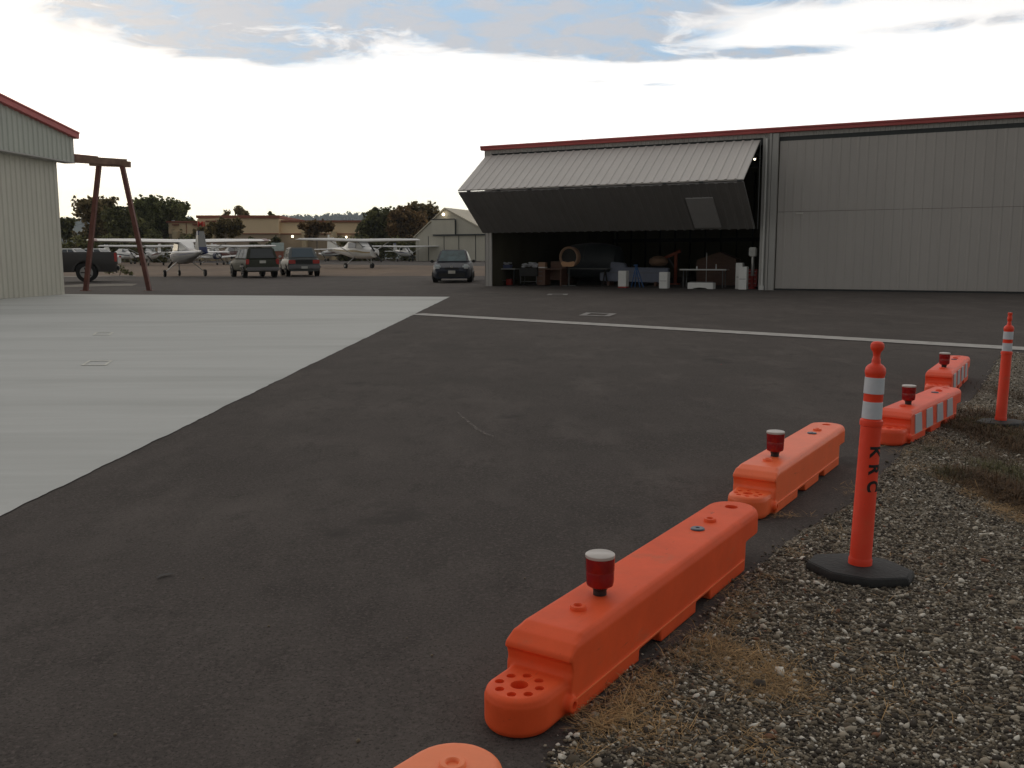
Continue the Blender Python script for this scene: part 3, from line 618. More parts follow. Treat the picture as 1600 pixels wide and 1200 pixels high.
# ------------------------------------------------------------ right hangar (local x along its face, y into the building)
HL = at(758, 447); HR = at(1600, 459); hv = HR-HL; HA = math.atan2(hv.y, hv.x); HZ = .405
def hx(pxc, y=0):
    """local x of the face point seen in photo column pxc"""
    c, s = math.cos(HA), math.sin(HA); k = (pxc-800)/FPX
    # (HL + x*(c,s) + y*(-s,c)) ; columns measured low in the picture, depth ~ y*cp
    # u = X/(Y*cp - (z)*sp) with z about the base height
    a0 = HL.x-y*s; b0 = HL.y+y*c; zz0 = HZ-CAMH
    return (k*(b0*cp-zz0*sp)-a0)/(c-k*s*cp)
hangar = thing('hangar', 'long grey metal hangar with red roof trim, its left bay open under a folded door', 'hangar', (HL.x, HL.y, HZ), HA)
X1 = hx(1186); X2 = hx(1209); XE = X2+12.2; DP = 15; HT = 5.70
mb = MB(); corr(mb, 0, .34, 0, HT, 0, .17, .05, .02)
mb.bb(0, .05, .0, DP, 0, HT); mb.build('corner_wall', M['hangargrey'], hangar)
mb = MB(); corr(mb, .34, XE, 5.54, HT, 0, .17, .05, .02); mb.build('header_wall', M['trimgrey'], hangar)
mb = MB(); mb.bb(-.12, XE+.2, -.16, .02, HT-.01, HT+.17); mb.bb(-.12, XE+.2, -.20, -.161, HT+.10, HT+.165); mb.build('roof_trim', M['redtrim'], hangar, bevel=.01)
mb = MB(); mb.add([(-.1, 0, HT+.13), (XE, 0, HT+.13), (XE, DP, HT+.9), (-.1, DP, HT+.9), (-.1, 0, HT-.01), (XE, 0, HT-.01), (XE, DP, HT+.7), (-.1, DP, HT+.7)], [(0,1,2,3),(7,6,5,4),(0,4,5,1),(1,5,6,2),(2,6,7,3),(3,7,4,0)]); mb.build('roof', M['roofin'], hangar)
# column between the bays
xc = (X1+X2)/2
mb = MB(); mb.bb(X1, X2-.22, -.04, .35, 0, 5.54); mb.bb(X1-.02, X1+.10, -.08, -.041, 0, 5.54); mb.bb(X2-.22, X2, -.12, .05, 0, 5.66); mb.bb(X2-.30, X2-.23, -.16, -.041, 0, HT-.03); mb.build('centre_column', M['trimgrey'], hangar, bevel=.006)
mb = MB(); mb.tube((X2-.42, -.10, .08), (X2-.42, -.10, 5.5), .045, n=10); mb.box((X2-.42, -.12, .09), (.16, .12, .16)); mb.build('downpipe', M['whitemetal'], hangar)
# inside
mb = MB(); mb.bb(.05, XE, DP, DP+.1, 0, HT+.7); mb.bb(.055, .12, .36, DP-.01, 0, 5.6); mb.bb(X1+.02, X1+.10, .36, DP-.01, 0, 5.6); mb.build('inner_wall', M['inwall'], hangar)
mb = MB(); 
for i in range(14): mb.bb(.3+i*.85, .36+i*.85, DP-.12, DP-.005, 0, HT)
mb.bb(.08, X1, DP-.18, DP-.13, 2.1, 2.3); mb.build('wall_studs', M['indark'], hangar)
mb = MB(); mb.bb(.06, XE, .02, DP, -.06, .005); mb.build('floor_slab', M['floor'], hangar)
mb = MB()
for i in range(5): mb.beam((.1, 2+i*2.8, 5.42+.13*i), (X1, 2+i*2.8, 5.42+.13*i), .15, .3)
mb.build('roof_purlins', M['indark'], hangar)
# closed door of the right bay
mb = MB(); mb.bb(X2, XE-.1, .02, .06, 5.28, 5.54); mb.bb(X2, XE-.1, .03, .10, .0, .06); mb.bb(.35, X1-.01, .05, .13, 5.30, 5.56); mb.build('gap_shade', M['darkgap'], hangar)  # dark strips stand in for shaded gaps; left bay's added to block leaking light
dr = MB(); corr(dr, X2+.04, XE-.1, .07, 2.85, .0, .305, .06, .016)
do = dr.build('closed_bifold_door', M['closeddoor'], hangar)
dr = MB(); corr(dr, X2+.04, XE-.1, 2.862, 5.385, .0, .305, .06, .016); dr.build('upper_leaf', M['closeddoor'], do)
mb = MB(); mb.bb(X2+.7, X2+.95, -.045, -.032, 2.77, 2.81); mb.build('door_label', M['plate'], do)
# folded door of the left bay
BW = 2.42; ZT, ZF, ZB = 5.46, 3.82, 2.25
YB = -.38
def leaf(mb, xa, xb, pA, pB, pitch=.34, th=.05):
    """ribbed leaf between (y,z) points pA (top) and pB (bottom), its ribs running from A to B"""
    a = Vector((0, *pA)); b = Vector((0, *pB)); d = (b-a).normalized(); n = Vector((0, -d.z, d.y))
    if n.y > 0 : n = -n
    pts = []; x = xa
    while x < xb-1e-6:
        for dx_, h in ((0, 0), (pitch-.12, 0), (pitch-.09, .03), (pitch-.03, .03)):
            if x+dx_ < xb: pts.append((x+dx_, h))
        x += pitch
    pts.append((xb, 0)); V = []; k = len(pts)
    for x, h in pts:
        for e in (a, b): q = e+n*h; V.append((x, q.y, q.z))
    for x, h in pts:
        for e in (a, b): q = e-n*th; V.append((x, q.y, q.z))
    F = [(2*i, 2*i+1, 2*i+3, 2*i+2) for i in range(k-1)]+[(2*k+2*i, 2*k+2*i+2, 2*k+2*i+3, 2*k+2*i+1) for i in range(k-1)]
    F += [(2*i, 2*i+2, 2*k+2*i+2, 2*k+2*i) for i in range(k-1)]+[(2*i+1, 2*k+2*i+1, 2*k+2*i+3, 2*i+3) for i in range(k-1)]+[(0, 2*k, 2*k+1, 1), (2*k-2, 2*k-1, 4*k-1, 4*k-2)]
    return mb.add(V, F)
XD0, XD1 = .10, X1-.14
mb = MB(); leaf(mb, XD0, XD1, (-.07, ZT), (-BW, ZF+.07)); up = mb.build('open_bifold_door', M['litdoor'], hangar)
mb = MB(); leaf(mb, XD0, XD1, (-BW+.03, ZF-.03), (YB, ZB), pitch=.34); lw = mb.build('lower_leaf', M['shadeddoor'], up)
# hinges along the fold
for i in range(9): x = XD0+.5+i*1.35; MB().tube((x-.08, -BW-.0, ZF+.015), (x+.08, -BW, ZF+.015), .025, n=8).build('hinge', M['darkgap'], up)
mb = MB(); mb.beam((XD0+.1, YB+.02, ZB+.06), (XD1-.1, YB+.02, ZB+.06), .08, .10)
mb.build('bottom_rail', M['darkgap'], lw)
# access door set in the lower leaf
def on_leaf(x, t, off):
    y = -BW+.03+(YB+BW-.03)*t; z = (ZF-.03)+(ZB-ZF+.03)*t; d = Vector((0, YB+BW-.03, ZB-ZF+.03)).normalized(); n = Vector((0, -d.z, d.y)); n = -n if n.z > 0 else n
    return (x, y+n.y*off, z+n.z*off)
xa, xb = X1-2.35, X1-1.35
mb = MB(); c8 = [on_leaf(x, t, o_) for o_ in (.012, .062) for x, t in ((xa, .28), (xb, .28), (xb, .93), (xa, .93))]
mb.add(c8, [(0,1,2,3),(7,6,5,4),(0,4,5,1),(1,5,6,2),(2,6,7,3),(3,7,4,0)]); ad = mb.build('access_door', M['accessdoor'], lw)
# thin side cables holding the lower leaf
mb = MB(); mb.tube((XD1-.04, -BW+.05, ZF), (XD1-.04, YB, ZB), .012, n=6); mb.tube((XD1+.02, -.06, ZT), (XD1+.02, -.06, ZB), .012, n=6); mb.build('lift_cable', M['steel'], up)
# lit lamp inside
lam = thing('hangar_lamp', 'small lit bulb glowing under the roof at the right side of the open bay', 'lamp')
def hw_(x, y, z): c, s = math.cos(HA), math.sin(HA); return Vector((HL.x+x*c-y*s, HL.y+x*s+y*c, HZ+z))
lam.location = hw_(X1-.45, .55, 4.88); lam.rotation_euler = (0, 0, HA)
MB().lathe([(.001,-.07),(.03,-.06),(.042,-.03),(.035,.0),(.02,.02),(.001,.021)], 16).build('bulb', M['lamp'], lam, smooth=True)
MB().lathe([(.09,-.005),(.05,.03),(.02,.05),(.02,.09),(.001,.091)], 16).build('shade', M['blackplastic'], lam, smooth=True)
MB().tube((0,0,.09),(0,0,.80),.012,n=6).build('drop_rod', M['blackplastic'], lam)

# ------------------------------------------------------------ things in the open bay
def inb(name, label, cat, pxc, y, rz=0, group=None, z=.005):
    p = hw_(hx(pxc, y), y, z); return thing(name, label, cat, p, HA+rz, group)
# folding table at the left with clutter
t = inb('workbench', 'low dark bench with a pale top against the left end of the open bay', 'bench', 787, 1.6)
MB().bb(-.75,.75,-.35,.35,.70,.74).build('top', M['whitemetal'], t, bevel=.005)
for sx in (-.68,.68):
    for sy in (-.3,.3): MB().bb(sx-.03,sx+.03,sy-.03,sy+.03,0,.70).build('leg', M['blackplastic'], t)
MB().bb(-.6,.6,-.25,.3,.18,.22).build('shelf', M['indark'], t)
TT = .745
o = inb('storage_bin', 'blue plastic bin heaped with cloths on the left bench', 'bin', 793, 1.55, z=TT+.005)
MB().loft([[(x*k, y*k, z) for x, y in ((-.20,-.13),(.20,-.13),(.20,.13),(-.20,.13))] for k, z in ((.82,0),(1,.16))]).build('tub', M['bluebin'], o, bevel=.01)
mb = MB()
for i in range(9): mb.box((random.uniform(-.15,.15), random.uniform(-.08,.08), .18+random.random()*.07), (.12,.07,.05), random.random()*3, random.uniform(-.5,.5), random.uniform(-.6,.6))
mb.build('cloths', M['cloth'], o, bevel=.012)
o = inb('box', 'small dark blue box at the far left of the bench', 'box', 770, 1.6, z=TT+.005); MB().bb(-.12,.12,-.12,.12,0,.2).build('carton', M['bluebin'], o, bevel=.01); MB().bb(-.125,.125,-.125,.125,.16,.205).build('lid', M['blackplastic'], o)
o = inb('bottle', 'tan bottle standing on the left bench beside the blue bin', 'bottle', 780, 1.65, z=TT+.005); MB().lathe([(.045,0),(.047,.02),(.047,.15),(.02,.20),(.02,.24),(.001,.241)],20).build('flask', M['card'], o, smooth=True)
# red jack under the bench
o = inb('fuel_can', 'dark red can under the left bench', 'can', 796, 1.4); MB().bb(-.13,.13,-.09,.09,0,.28).build('can_body', M['redpaint'], o, bevel=.02); MB().tube((.06,0,.28),(.13,0,.36),.02,n=10).build('spout', M['blackplastic'], o)
# cart with a white cloth
o = inb('tool_cart', 'black tool cart with white cloths heaped on top, left of the wooden desk', 'cart', 829, 1.3)
MB().bb(-.42,.42,-.25,.25,.42,.78).build('cabinet', M['blackplastic'], o, bevel=.01)
for sx in (-.38,.38):
    for sy in (-.2,.2):
        MB().tube((sx,sy,.08),(sx,sy,.42),.015,n=8).build('leg', M['dullsteel'], o); MB().tube((sx-.02,sy,.05),(sx+.02,sy,.05),.05,n=14).build('wheel', M['tyre'], o)
MB().bb(-.36,.36,-.2,.2,.18,.20).build('lower_shelf', M['dullsteel'], o)
mb = MB()
for i in range(16): mb.box((random.uniform(-.33,.36), random.uniform(-.15,.15), .80+random.random()*.13+i*.004), (.22,.14,.05), random.random()*3, random.uniform(-.4,.4), random.uniform(-.4,.4))
c = mb.build('cloth_heap', M['cloth'], None, bevel=.015); c.location = o.location; c.rotation_euler = o.rotation_euler; tag(c, 'crumpled white cloths piled on the black tool cart', 'cloths')
# wooden desk
o = inb('desk', 'reddish brown wooden desk with a kneehole, beside the tan ring', 'desk', 862, 1.5)
MB().bb(-.62,.62,-.32,.32,.70,.75).build('top', M['wood'], o, bevel=.006)
MB().bb(-.6,-.18,-.30,.30,.04,.70).build('drawer_pedestal', M['wood'], o, bevel=.006)
MB().bb(.52,.58,-.30,.30,0,.70).build('side_panel', M['wood'], o); MB().bb(-.18,.52,.26,.30,.25,.70).build('back_panel', M['wood'], o)
for z in (.2,.42,.6): MB().bb(-.48,-.30,-.325,-.302,z,z+.025).build('drawer_handle', M['dullsteel'], o)
MB().bb(-.1,.6,.1,.3,.751,1.05).build('hutch', M['wood'], o, bevel=.006)
o = inb('cardboard_box', 'small cardboard box with a white band on the wooden desk', 'box', 848, 1.25, z=.76)
MB().bb(-.16,.16,-.12,.12,0,.26).build('carton', M['card'], o, bevel=.005); MB().bb(-.162,.162,-.122,.122,.02,.06).build('label_band', M['wplastic'], o)
# big tan ring (engine cowling seen open end on) on its stand
o = inb('cowling_ring', 'tan cowling ring with a dark round opening, standing on a thin stand', 'aircraft part', 889, 1.2, z=.0)
mb = MB(); n = 36; rings = []
for (ro, yy) in ((.355,-.06),(.40,-.10),(.445,-.04),(.43,.25),(.38,.28),(.345,.2),(.345,0)):
    rings.append([(ro*math.cos(2*PI*i/n), yy, 1.24+ro*math.sin(2*PI*i/n)*(1.0 if math.sin(2*PI*i/n)>0 else .96)) for i in range(n)])
rings.append(rings[0]); vs_ = [p for r in rings for p in r]; mb.add(vs_, [(j*n+i, j*n+(i+1)%n, (j+1)*n+(i+1)%n, (j+1)*n+i) for j in range(7) for i in range(n)])
mb.build('ring', M['card'], o, smooth=True)
MB().tube((0,.0,1.24),(0,.03,1.24),.35,n=32).build('opening_shade', M['indark'], o)  # dark disc closing the ring, painted in for the shade inside it
mb = MB(); mb.prism([(-.33,.98),(-.25,.84),(.25,.84),(.33,.98),(.26,1.06),(0,1.02),(-.26,1.06)], -.13, -.10, 'y'); mb.build('chin_panel', M['ply'], o)
MB().tube((0,.0,0),(0,.0,.85),.018,n=8).build('stand_post', M['dullsteel'], o)
mb = MB(); mb.beam((-.3,0,.03),(.3,0,.03),.05,.04); mb.beam((0,-.3,.03),(0,.3,.03),.05,.04); mb.build('stand_foot', M['dullsteel'], o)
# dark fuselage section behind it
o = inb('fuselage_section', 'large round dark grey fuselage section behind the tan ring', 'aircraft part', 918, 4.2)
mb = MB(); rings = []
for xx, r in ((-1.2,.45),(-1.1,.62),(-.6,.78),(.2,.84),(.9,.80),(1.5,.66),(1.6,.5)): rings.append([(xx, r*math.cos(2*PI*i/28)*.95, 1.05+r*math.sin(2*PI*i/28)) for i in range(28)])
mb.loft(rings).build('shell', M['darkgrey'], o, smooth=True)
MB().add(*(lambda v,f:(v,f))([( .12+.02*a+.0, -.86*math.cos(t)*1.0, 1.05+.86*math.sin(t)) for t in [i*PI/16 for i in range(17)] for a in (0,1)],[(2*i,2*i+1,2*i+3,2*i+2) for i in range(16)])).build('hoop', M['dullsteel'], o)
for xx in (-.8,1.0): MB().prism([(-.6,0),(.6,0),(.45,.5),(-.45,.5)], xx-.04, xx+.04, 'x').build('cradle', M['wood'], o)
# long low dark trestle
o = inb('trestle_table', 'long dark trestle table with a thin grey top under the fuselage section', 'table', 905, 2.2)
MB().bb(-.9,1.4,-.3,.3,.72,.76).build('top', M['dullsteel'], o)
for xx in (-.75,1.2):
    MB().beam((xx,-.28,0),(xx,0,.72),.05,.05).build('leg', M['indark'], o); MB().beam((xx,.28,0),(xx,0,.72),.05,.05).build('leg', M['indark'], o)
# blue-grey aluminium fuselage / wings lying low
o = inb('wing_section', 'long blue grey wing section lying across low stands in the middle of the bay', 'aircraft part', 985, 2.6)
def slab(x0, x1, z0, z1, z2, z3, y0, y1): return [(x0,z0),(x1,z1),(x1,z2),(x0,z3)]
MB().prism([(-1.35,.22),(.5,.18),(1.5,.16),(1.72,.78),(-.2,.80),(-.25,.98),(-.85,1.04),(-.9,.60),(-1.35,.58)], -.16, .16, 'y').build('skin', M['bluegrey'], o, bevel=.03, seg=3)
for xx in (-.9,1.2): MB().bb(xx-.05,xx+.05,-.3,.3,0,.2).build('chock', M['wood'], o)
MB().bb(-1.3,1.5,-.165,-.155,.56,.575).build('seam_strip', M['dullsteel'], o)
o = inb('engine_hoist', 'orange engine hoist with a slanting arm behind the blue grey wing section', 'hoist', 1050, 4.4)
MB().beam((.15,0,.05),(.15,0,1.45),.12,.12).build('mast', M['orangep'], o)
MB().beam((.35,0,1.5),(-.75,0,1.02),.12,.12).build('arm', M['orangep'], o); MB().beam((.15,0,.7),(-.2,0,1.22),.06,.06).build('ram', M['dullsteel'], o)
for sy in (-.3,.3): MB().beam((.3,sy*.6,.06),(-.9,sy,.06),.08,.08).build('leg', M['orangep'], o)
o = inb('sack', 'round pale sack slumped beside the orange hoist', 'sack', 1028, 4.0, z=.0)
MB().lathe([(.01,.86),(.30,.88),(.42,1.0),(.38,1.16),(.22,1.26),(.05,1.3),(.001,1.3)],20).build('bag', M['card'], o, smooth=True); MB().bb(-.35,.35,-.3,.3,0,.86).build('pedestal', M['indark'], o, bevel=.01)
# blue A-frame stand
o = inb('sawhorse', 'blue folding A-frame stand in front of the wing section', 'stand', 996, .95)
for s1 in (-1, 1):
    for s2 in (-1, 1): MB().beam((s1*.19+.06*s2, s2*.05, .0), (-s1*.02-.10+.03, s2*.05, .92), .035, .035).build('leg', M['bluepaint'], o)
MB().tube((-.13,-.08,.90),(-.05,.10,.90),.03,n=8).build('hinge', M['bluepaint'], o); MB().beam((-.12,-.05,.38),(.14,-.05,.38),.03,.03).build('brace', M['dullsteel'], o)
# white foam blocks at the threshold
def block(pxc, y, w, h, label, red=False):
    o = inb('foam_block', label, 'block', pxc, y, group=None)
    MB().bb(-w/2,w/2,-w/2,w/2,.05 if red else 0,h).build('block', M['wplastic'], o, bevel=.012)
    MB().bb(-w/2-.005,w/2+.005,-w/2-.005,w/2+.005,0,.049).build('foot', M['redpaint' if red else 'whitemetal'], o) if red else MB().bb(-w/2+.03,w/2-.03,-w/2-.004,-w/2+.0,h*.45,h*.47).build('seam', M['bumper'], o)
    return o
block(974, .35, .34, .68, 'upright white block with a red foot, left of the blue stand', True)
block(1038, .25, .34, .64, 'upright white block right of the blue stand, in front of the wing section')
block(1161, .2, .30, .86, 'tallest white block, next to the column at the right of the opening')
block(1155, .75, .26, 1.0, 'narrow white block half hidden behind the tallest one by the column')
o = inb('foam_tray', 'long low white tray with an arched underside on the threshold', 'tray', 1096, .3)
MB().prism([(-.50,0),(-.30,0),(-.2,.04),(.0,.055),(.2,.04),(.3,0),(.50,0),(.50,.24),(-.50,.24)], -.2, .2, 'y').build('tray_body', M['wplastic'], o, bevel=.01)
MB().bb(-.44,.44,-.14,.14,.241,.27).build('inlay', M['bumper'], o)
o = inb('plank_table', 'narrow table with a long pale top at the right of the bay', 'table', 1100, 1.9)
MB().bb(-.95,.95,-.28,.28,.70,.745).build('top', M['wplastic'], o, bevel=.004)
for xx in (-.8,.8):
    for sy in (-.22,.22): MB().tube((xx,sy,0),(xx,sy,.7),.02,n=8).build('leg', M['dullsteel'], o)
for pxc, h, r_, lb in ((1088,.12,.03,'small white jar on the pale table, left'),(1118,.2,.02,'slim white bottle on the pale table, right of the rod')):
    k_ = inb('jar', lb, 'jar', pxc, 1.9, z=.75); MB().lathe([(r_,0),(r_,h*.8),(r_*.6,h),(.001,h+.001)],14).build('jar_body', M['wplastic'], k_, smooth=True); MB().lathe([(r_*.7,h),(r_*.7,h+.02),(.001,h+.021)],12).build('lid', M['redpaint'], k_)
k_ = inb('rod_stand', 'thin upright steel rod on a foot behind the pale table', 'rod', 1103, 2.3); MB().tube((0,0,0),(0,0,1.4),.014,n=8).build('rod', M['steel'], k_); MB().lathe([(.14,0),(.14,.02),(.02,.04),(.001,.041)],20).build('foot', M['steel'], k_)
o = inb('cabinet', 'brown wooden cabinet with sloping lid at the right rear of the bay', 'cabinet', 1122, 4.6)
MB().prism([(-.85,0),(.85,0),(.85,1.15),(.1,1.45),(-.85,1.1)], -.4, .4, 'y').build('case', M['wood'], o, bevel=.01)
for xx in (-.42,.42): MB().bb(xx-.38,xx+.38,-.42,-.401,.1,1.0).build('door', M['wood'], o)
o = inb('grinder_stand', 'grey bench machine on a post with a red foot beside the right column', 'machine', 1175, .9)
MB().lathe([(.14,0),(.14,.05),(.06,.10),(.06,.5),(.001,.5)],16).build('pedestal', M['redpaint'], o); MB().tube((0,0,.5),(0,0,1.25),.06,n=12).build('column', M['steel'], o)
MB().box((0,0,1.42),(.28,.26,.34)).build('head_housing', M['whitemetal'], o, bevel=.03); MB().tube((-.2,0,1.36),(-.13,0,1.36),.09,n=18).build('wheel', M['blackplastic'], o)
o = inb('tool_chest', 'red tool chest standing on the floor beside the right column', 'chest', 1172, 1.7)
MB().bb(-.3,.3,-.2,.2,.08,.75).build('case', M['redpaint'], o, bevel=.01)
for z in (.2,.36,.52,.66): MB().bb(-.26,.26,-.212,-.201,z,z+.02).build('drawer_pull', M['steel'], o)
# shelving along the back wall
o = inb('shelving', 'tall dark shelving full of boxes against the back wall of the bay', 'shelves', 850, 13.6)
for z in (.1,.8,1.5,2.2): MB().bb(-2.6,2.6,-.3,.3,z,z+.04).build('shelf', M['indark'], o)
for xx in (-2.6,0,2.6): MB().bb(xx-.03,xx+.03,-.3,.3,0,2.5).build('upright', M['indark'], o)
mb = MB(); random.seed(4)
for z in (.15,.85,1.55):
    x = -2.5
    while x < 2.4:
        w = random.uniform(.2,.5); mb.bb(x,x+w,-.25,.2,z,z+random.uniform(.2,.5)); x += w+.08
b_ = mb.build('stored_boxes', M['card'], None); b_.location = o.location; b_.rotation_euler = o.rotation_euler; tag(b_, 'brown boxes crowded on the dark shelving at the back of the bay', 'boxes', kind='stuff')

# ------------------------------------------------------------ left hangar (local x along the face towards the camera, y outwards)
LC = at(102, 460); LA = R(-97.3)
lh = thing('hangar', 'greenish grey metal hangar with red roof edge at the left edge of the picture', 'hangar', (LC.x+.40*math.cos(LA+PI/2), LC.y+.40*math.sin(LA+PI/2), LC.z-.02), LA)
def rake(x): return 5.80+.155*x
mb = MB(); corr(mb, 0, 14, 0, 5.0, -.42, .262, .10, .035, out=1); mb.build('lower_wall', M['sage'], lh)
mb = MB(); corr(mb, -.45, 14, 4.80, rake, 0, .262, .10, .035, out=1, th=.25); mb.build('header', M['sagedark'], lh)
mb = MB(); mb.bb(-.45, 14, -.41, .03, 4.76, 4.80); mb.bb(-.45, -.41, -.4, .0, 4.80, 5.65); mb.build('soffit', M['trimgrey'], lh)
mb = MB(); mb.bb(-.0, .06, -12, -.455, 0, 5.7); mb.build('side_wall', M['sage'], lh)
mb = MB(); mb.beam((-.53, .09, rake(-.53)+.02), (9, .09, rake(9)+.02), .20, .20); mb.beam((-.53, .05, rake(-.53)+.13), (9, .05, rake(9)+.13), .34, .05); mb.build('roof_trim', M['redtrim'], lh)
mb = MB(); mb.add([(-.4,0,rake(-.4)-.03),(9,0,rake(9)-.03),(9,-12,rake(9)-.03),(-.4,-12,rake(-.4)-.03),(-.4,0,rake(-.4)+.09),(9,0,rake(9)+.09),(9,-12,rake(9)+.09),(-.4,-12,rake(-.4)+.09)], [(3,2,1,0),(4,5,6,7),(0,1,5,4),(1,2,6,5),(2,3,7,6),(3,0,4,7)]); mb.build('roof', M['sage'], lh)
# A-frame carrying the door track
D = 37.3
def q3(px_, z, D=D): p = pd(px_, 407, D); return Vector((p.x, D, z))
af = thing('door_track_frame', 'brown steel A-frame carrying the end of the sliding door track beyond the left hangar', 'frame', (-16.0, D, gz(-16, D)))
g0 = gz(-16, D)
def rel(v): return v-Vector((-16.0, D, g0))
pl = at(135, 452); pr = at(234, 451); zt = 5.18
pl = Vector((pd(131, 407, D).x, D, g0)); pr = Vector((pd(231, 407, D).x, D, g0)); ptl = Vector((pd(163, 407, D).x, D, zt)); ptr = Vector((pd(199, 407, D).x, D, zt))
MB().beam(rel(pl), rel(ptl), .16, .16).build('leg', M['rust'], af); MB().beam(rel(pr), rel(ptr), .16, .16).build('leg', M['rust'], af)
for p in (pl, pr): MB().bb(*(rel(p).x-.16, rel(p).x+.16), -.16, .16, -.02, .02).build('base_plate', M['rust'], af)
MB().beam(rel(Vector((ptl.x-.35, D, zt+.12))), rel(Vector((ptr.x+.32, D, zt+.06))), .14, .22).build('cross_beam', M['rust2'], af)
bs = Vector((-16.75, 35.1, 5.24)); MB().beam(rel(bs), rel(Vector((ptr.x+.05, D+.2, 5.34))), .22, .24).build('track_beam', M['rust2'], af)
MB().beam(rel(Vector((-16.5, 35.1, 5.36))), rel(Vector((ptl.x+.1, D-.4, 5.44))), .16, .14).build('upper_rail', M['rust'], af)

# ------------------------------------------------------------ vehicles
def wheel(parent, x, y, r, w, side, rimm='rim'):
    t = MB().tube((x, y-w/2, r), (x, y+w/2, r), r, n=28).build('wheel', M['tyre'], parent, bevel=.02, smooth=True)
    rr = MB(); y0 = y+side*w/2; rr.tube((x, y0-side*.02, r), (x, y0+side*.012, r), r*.62, n=24).build('rim', M[rimm], t)
    sp_ = MB()
    for k in range(5): a = 2*PI*k/5; sp_.beam((x, y0+side*.02, r), (x+r*.55*math.cos(a), y0+side*.02, r+r*.55*math.sin(a)), .05, .05)
    sp_.build('spokes', M['carblack'], t)
    return t
def car(label, paint, loc, heading, L_, W_, prof, gh, wheels, wr, parts, cat='car', name='parked_car', belt=None, scale=1):
    """prof: list of (x, ztop, halfwidth) of the lower body; gh: greenhouse (xr0, xf0, xr1, xf1, zbelt, zroof)"""
    o = thing(name, label, cat, loc); tilt(o, heading); o.scale = (scale, scale, 1+(scale-1)*(.35 if scale < 1.2 else 1))
    rings = []
    zb = parts.get('zb', .22)
    for x, zt_, hw in prof:
        c = zt_-zb
        rings.append([(x, 0, zb), (x, hw*.88, zb), (x, hw*.98, zb+.10), (x, hw, zb+c*.45), (x, hw*.99, zb+c*.72), (x, hw*.93, zt_-.035), (x, hw*.80, zt_), (x, 0, zt_+.015),
                      (x, -hw*.80, zt_), (x, -hw*.93, zt_-.035), (x, -hw*.99, zb+c*.72), (x, -hw, zb+c*.45), (x, -hw*.98, zb+.10), (x, -hw*.88, zb)])
    me = MB().loft(rings).mesh('body')
    cut = MB()
    for x in wheels:
        cut.tube((x, -W_, wr), (x, -W_/2+.28, wr), wr*1.16, n=28); cut.tube((x, W_/2-.28, wr), (x, W_, wr), wr*1.16, n=28)
    me = boolean_cut(me, cut.mesh('c')); me.materials.clear(); me.materials.append(paint)
    for p in me.polygons: p.use_smooth = True
    try: me.set_sharp_from_angle(angle=R(28))
    except Exception: pass
    body = put(bpy.data.objects.new('body', me), o)
    xr0, xf0, xr1, xf1, z0, z1, w0, w1 = gh
    mb = MB(); mb.loft([[(xr0,-w0,z0),(xf0,-w0*.97,z0),(xf0,w0*.97,z0),(xr0,w0,z0)],[(xr1,-w1,z1),(xf1,-w1,z1),(xf1,w1,z1),(xr1,w1,z1)]]).build('cabin', paint, o, bevel=.06, seg=3, smooth=True)
    def pane(nm, P, m, inset=.0, off=.012, par=None):
        P = [Vector(p) for p in P]; n = (P[1]-P[0]).cross(P[2]-P[0]).normalized(); c = sum(P, Vector())/4
        if n.dot(c-Vector((0, 0, z0-.3))) < 0: n = -n
        V = [p+n*off for p in P]+[p-n*.02 for p in P]
        return MB().add(V, [(0,1,2,3),(7,6,5,4),(0,4,5,1),(1,5,6,2),(2,6,7,3),(3,7,4,0)]).build(nm, m, par or o)
    def lerp(a, b, t): return Vector(a).lerp(Vector(b), t)
    def quad(a, b, c, d, u0, u1, v0, v1):   # a-b bottom, d-c top
        return [lerp(lerp(a, b, u), lerp(d, c, u), v) for u, v in ((u0, v0), (u1, v0), (u1, v1), (u0, v1))]
    gl = parts.get('glass', M['glass'])
    pane('windscreen', quad((xf0,-w0*.97,z0),(xf0,w0*.97,z0),(xf1,w1,z1),(xf1,-w1,z1),.07,.93,.10,.90), gl)
    pane('rear_window', quad((xr0,-w0,z0),(xr0,w0,z0),(xr1,w1,z1),(xr1,-w1,z1),.10,.90,.12,.88), parts.get('rglass', gl))
    for s in (-1, 1):
        for u0, u1 in parts.get('side', ((.06,.34),(.38,.64),(.68,.93))):
            pane('side_window', quad((xr0,s*w0,z0),(xf0,s*w0*.97,z0),(xf1,s*w1,z1),(xr1,s*w1,z1),u0,u1,.12,.86), parts.get('sglass', gl))
    for x in wheels:
        for s in (-1, 1): wheel(o, x, s*(W_/2-.12), wr, .22, s)
    xf = max(p[0] for p in prof); xr = min(p[0] for p in prof)
    for nm, m, y, z, sx, sy, sz, x in parts.get('bits', []):
        MB().box((x, y, z), (sx, sy, sz)).build(nm, m, o, bevel=min(sx, sy, sz)*.3)
    return o, body
tl, hd, pt = M['tail'], M['head'], M['plate']
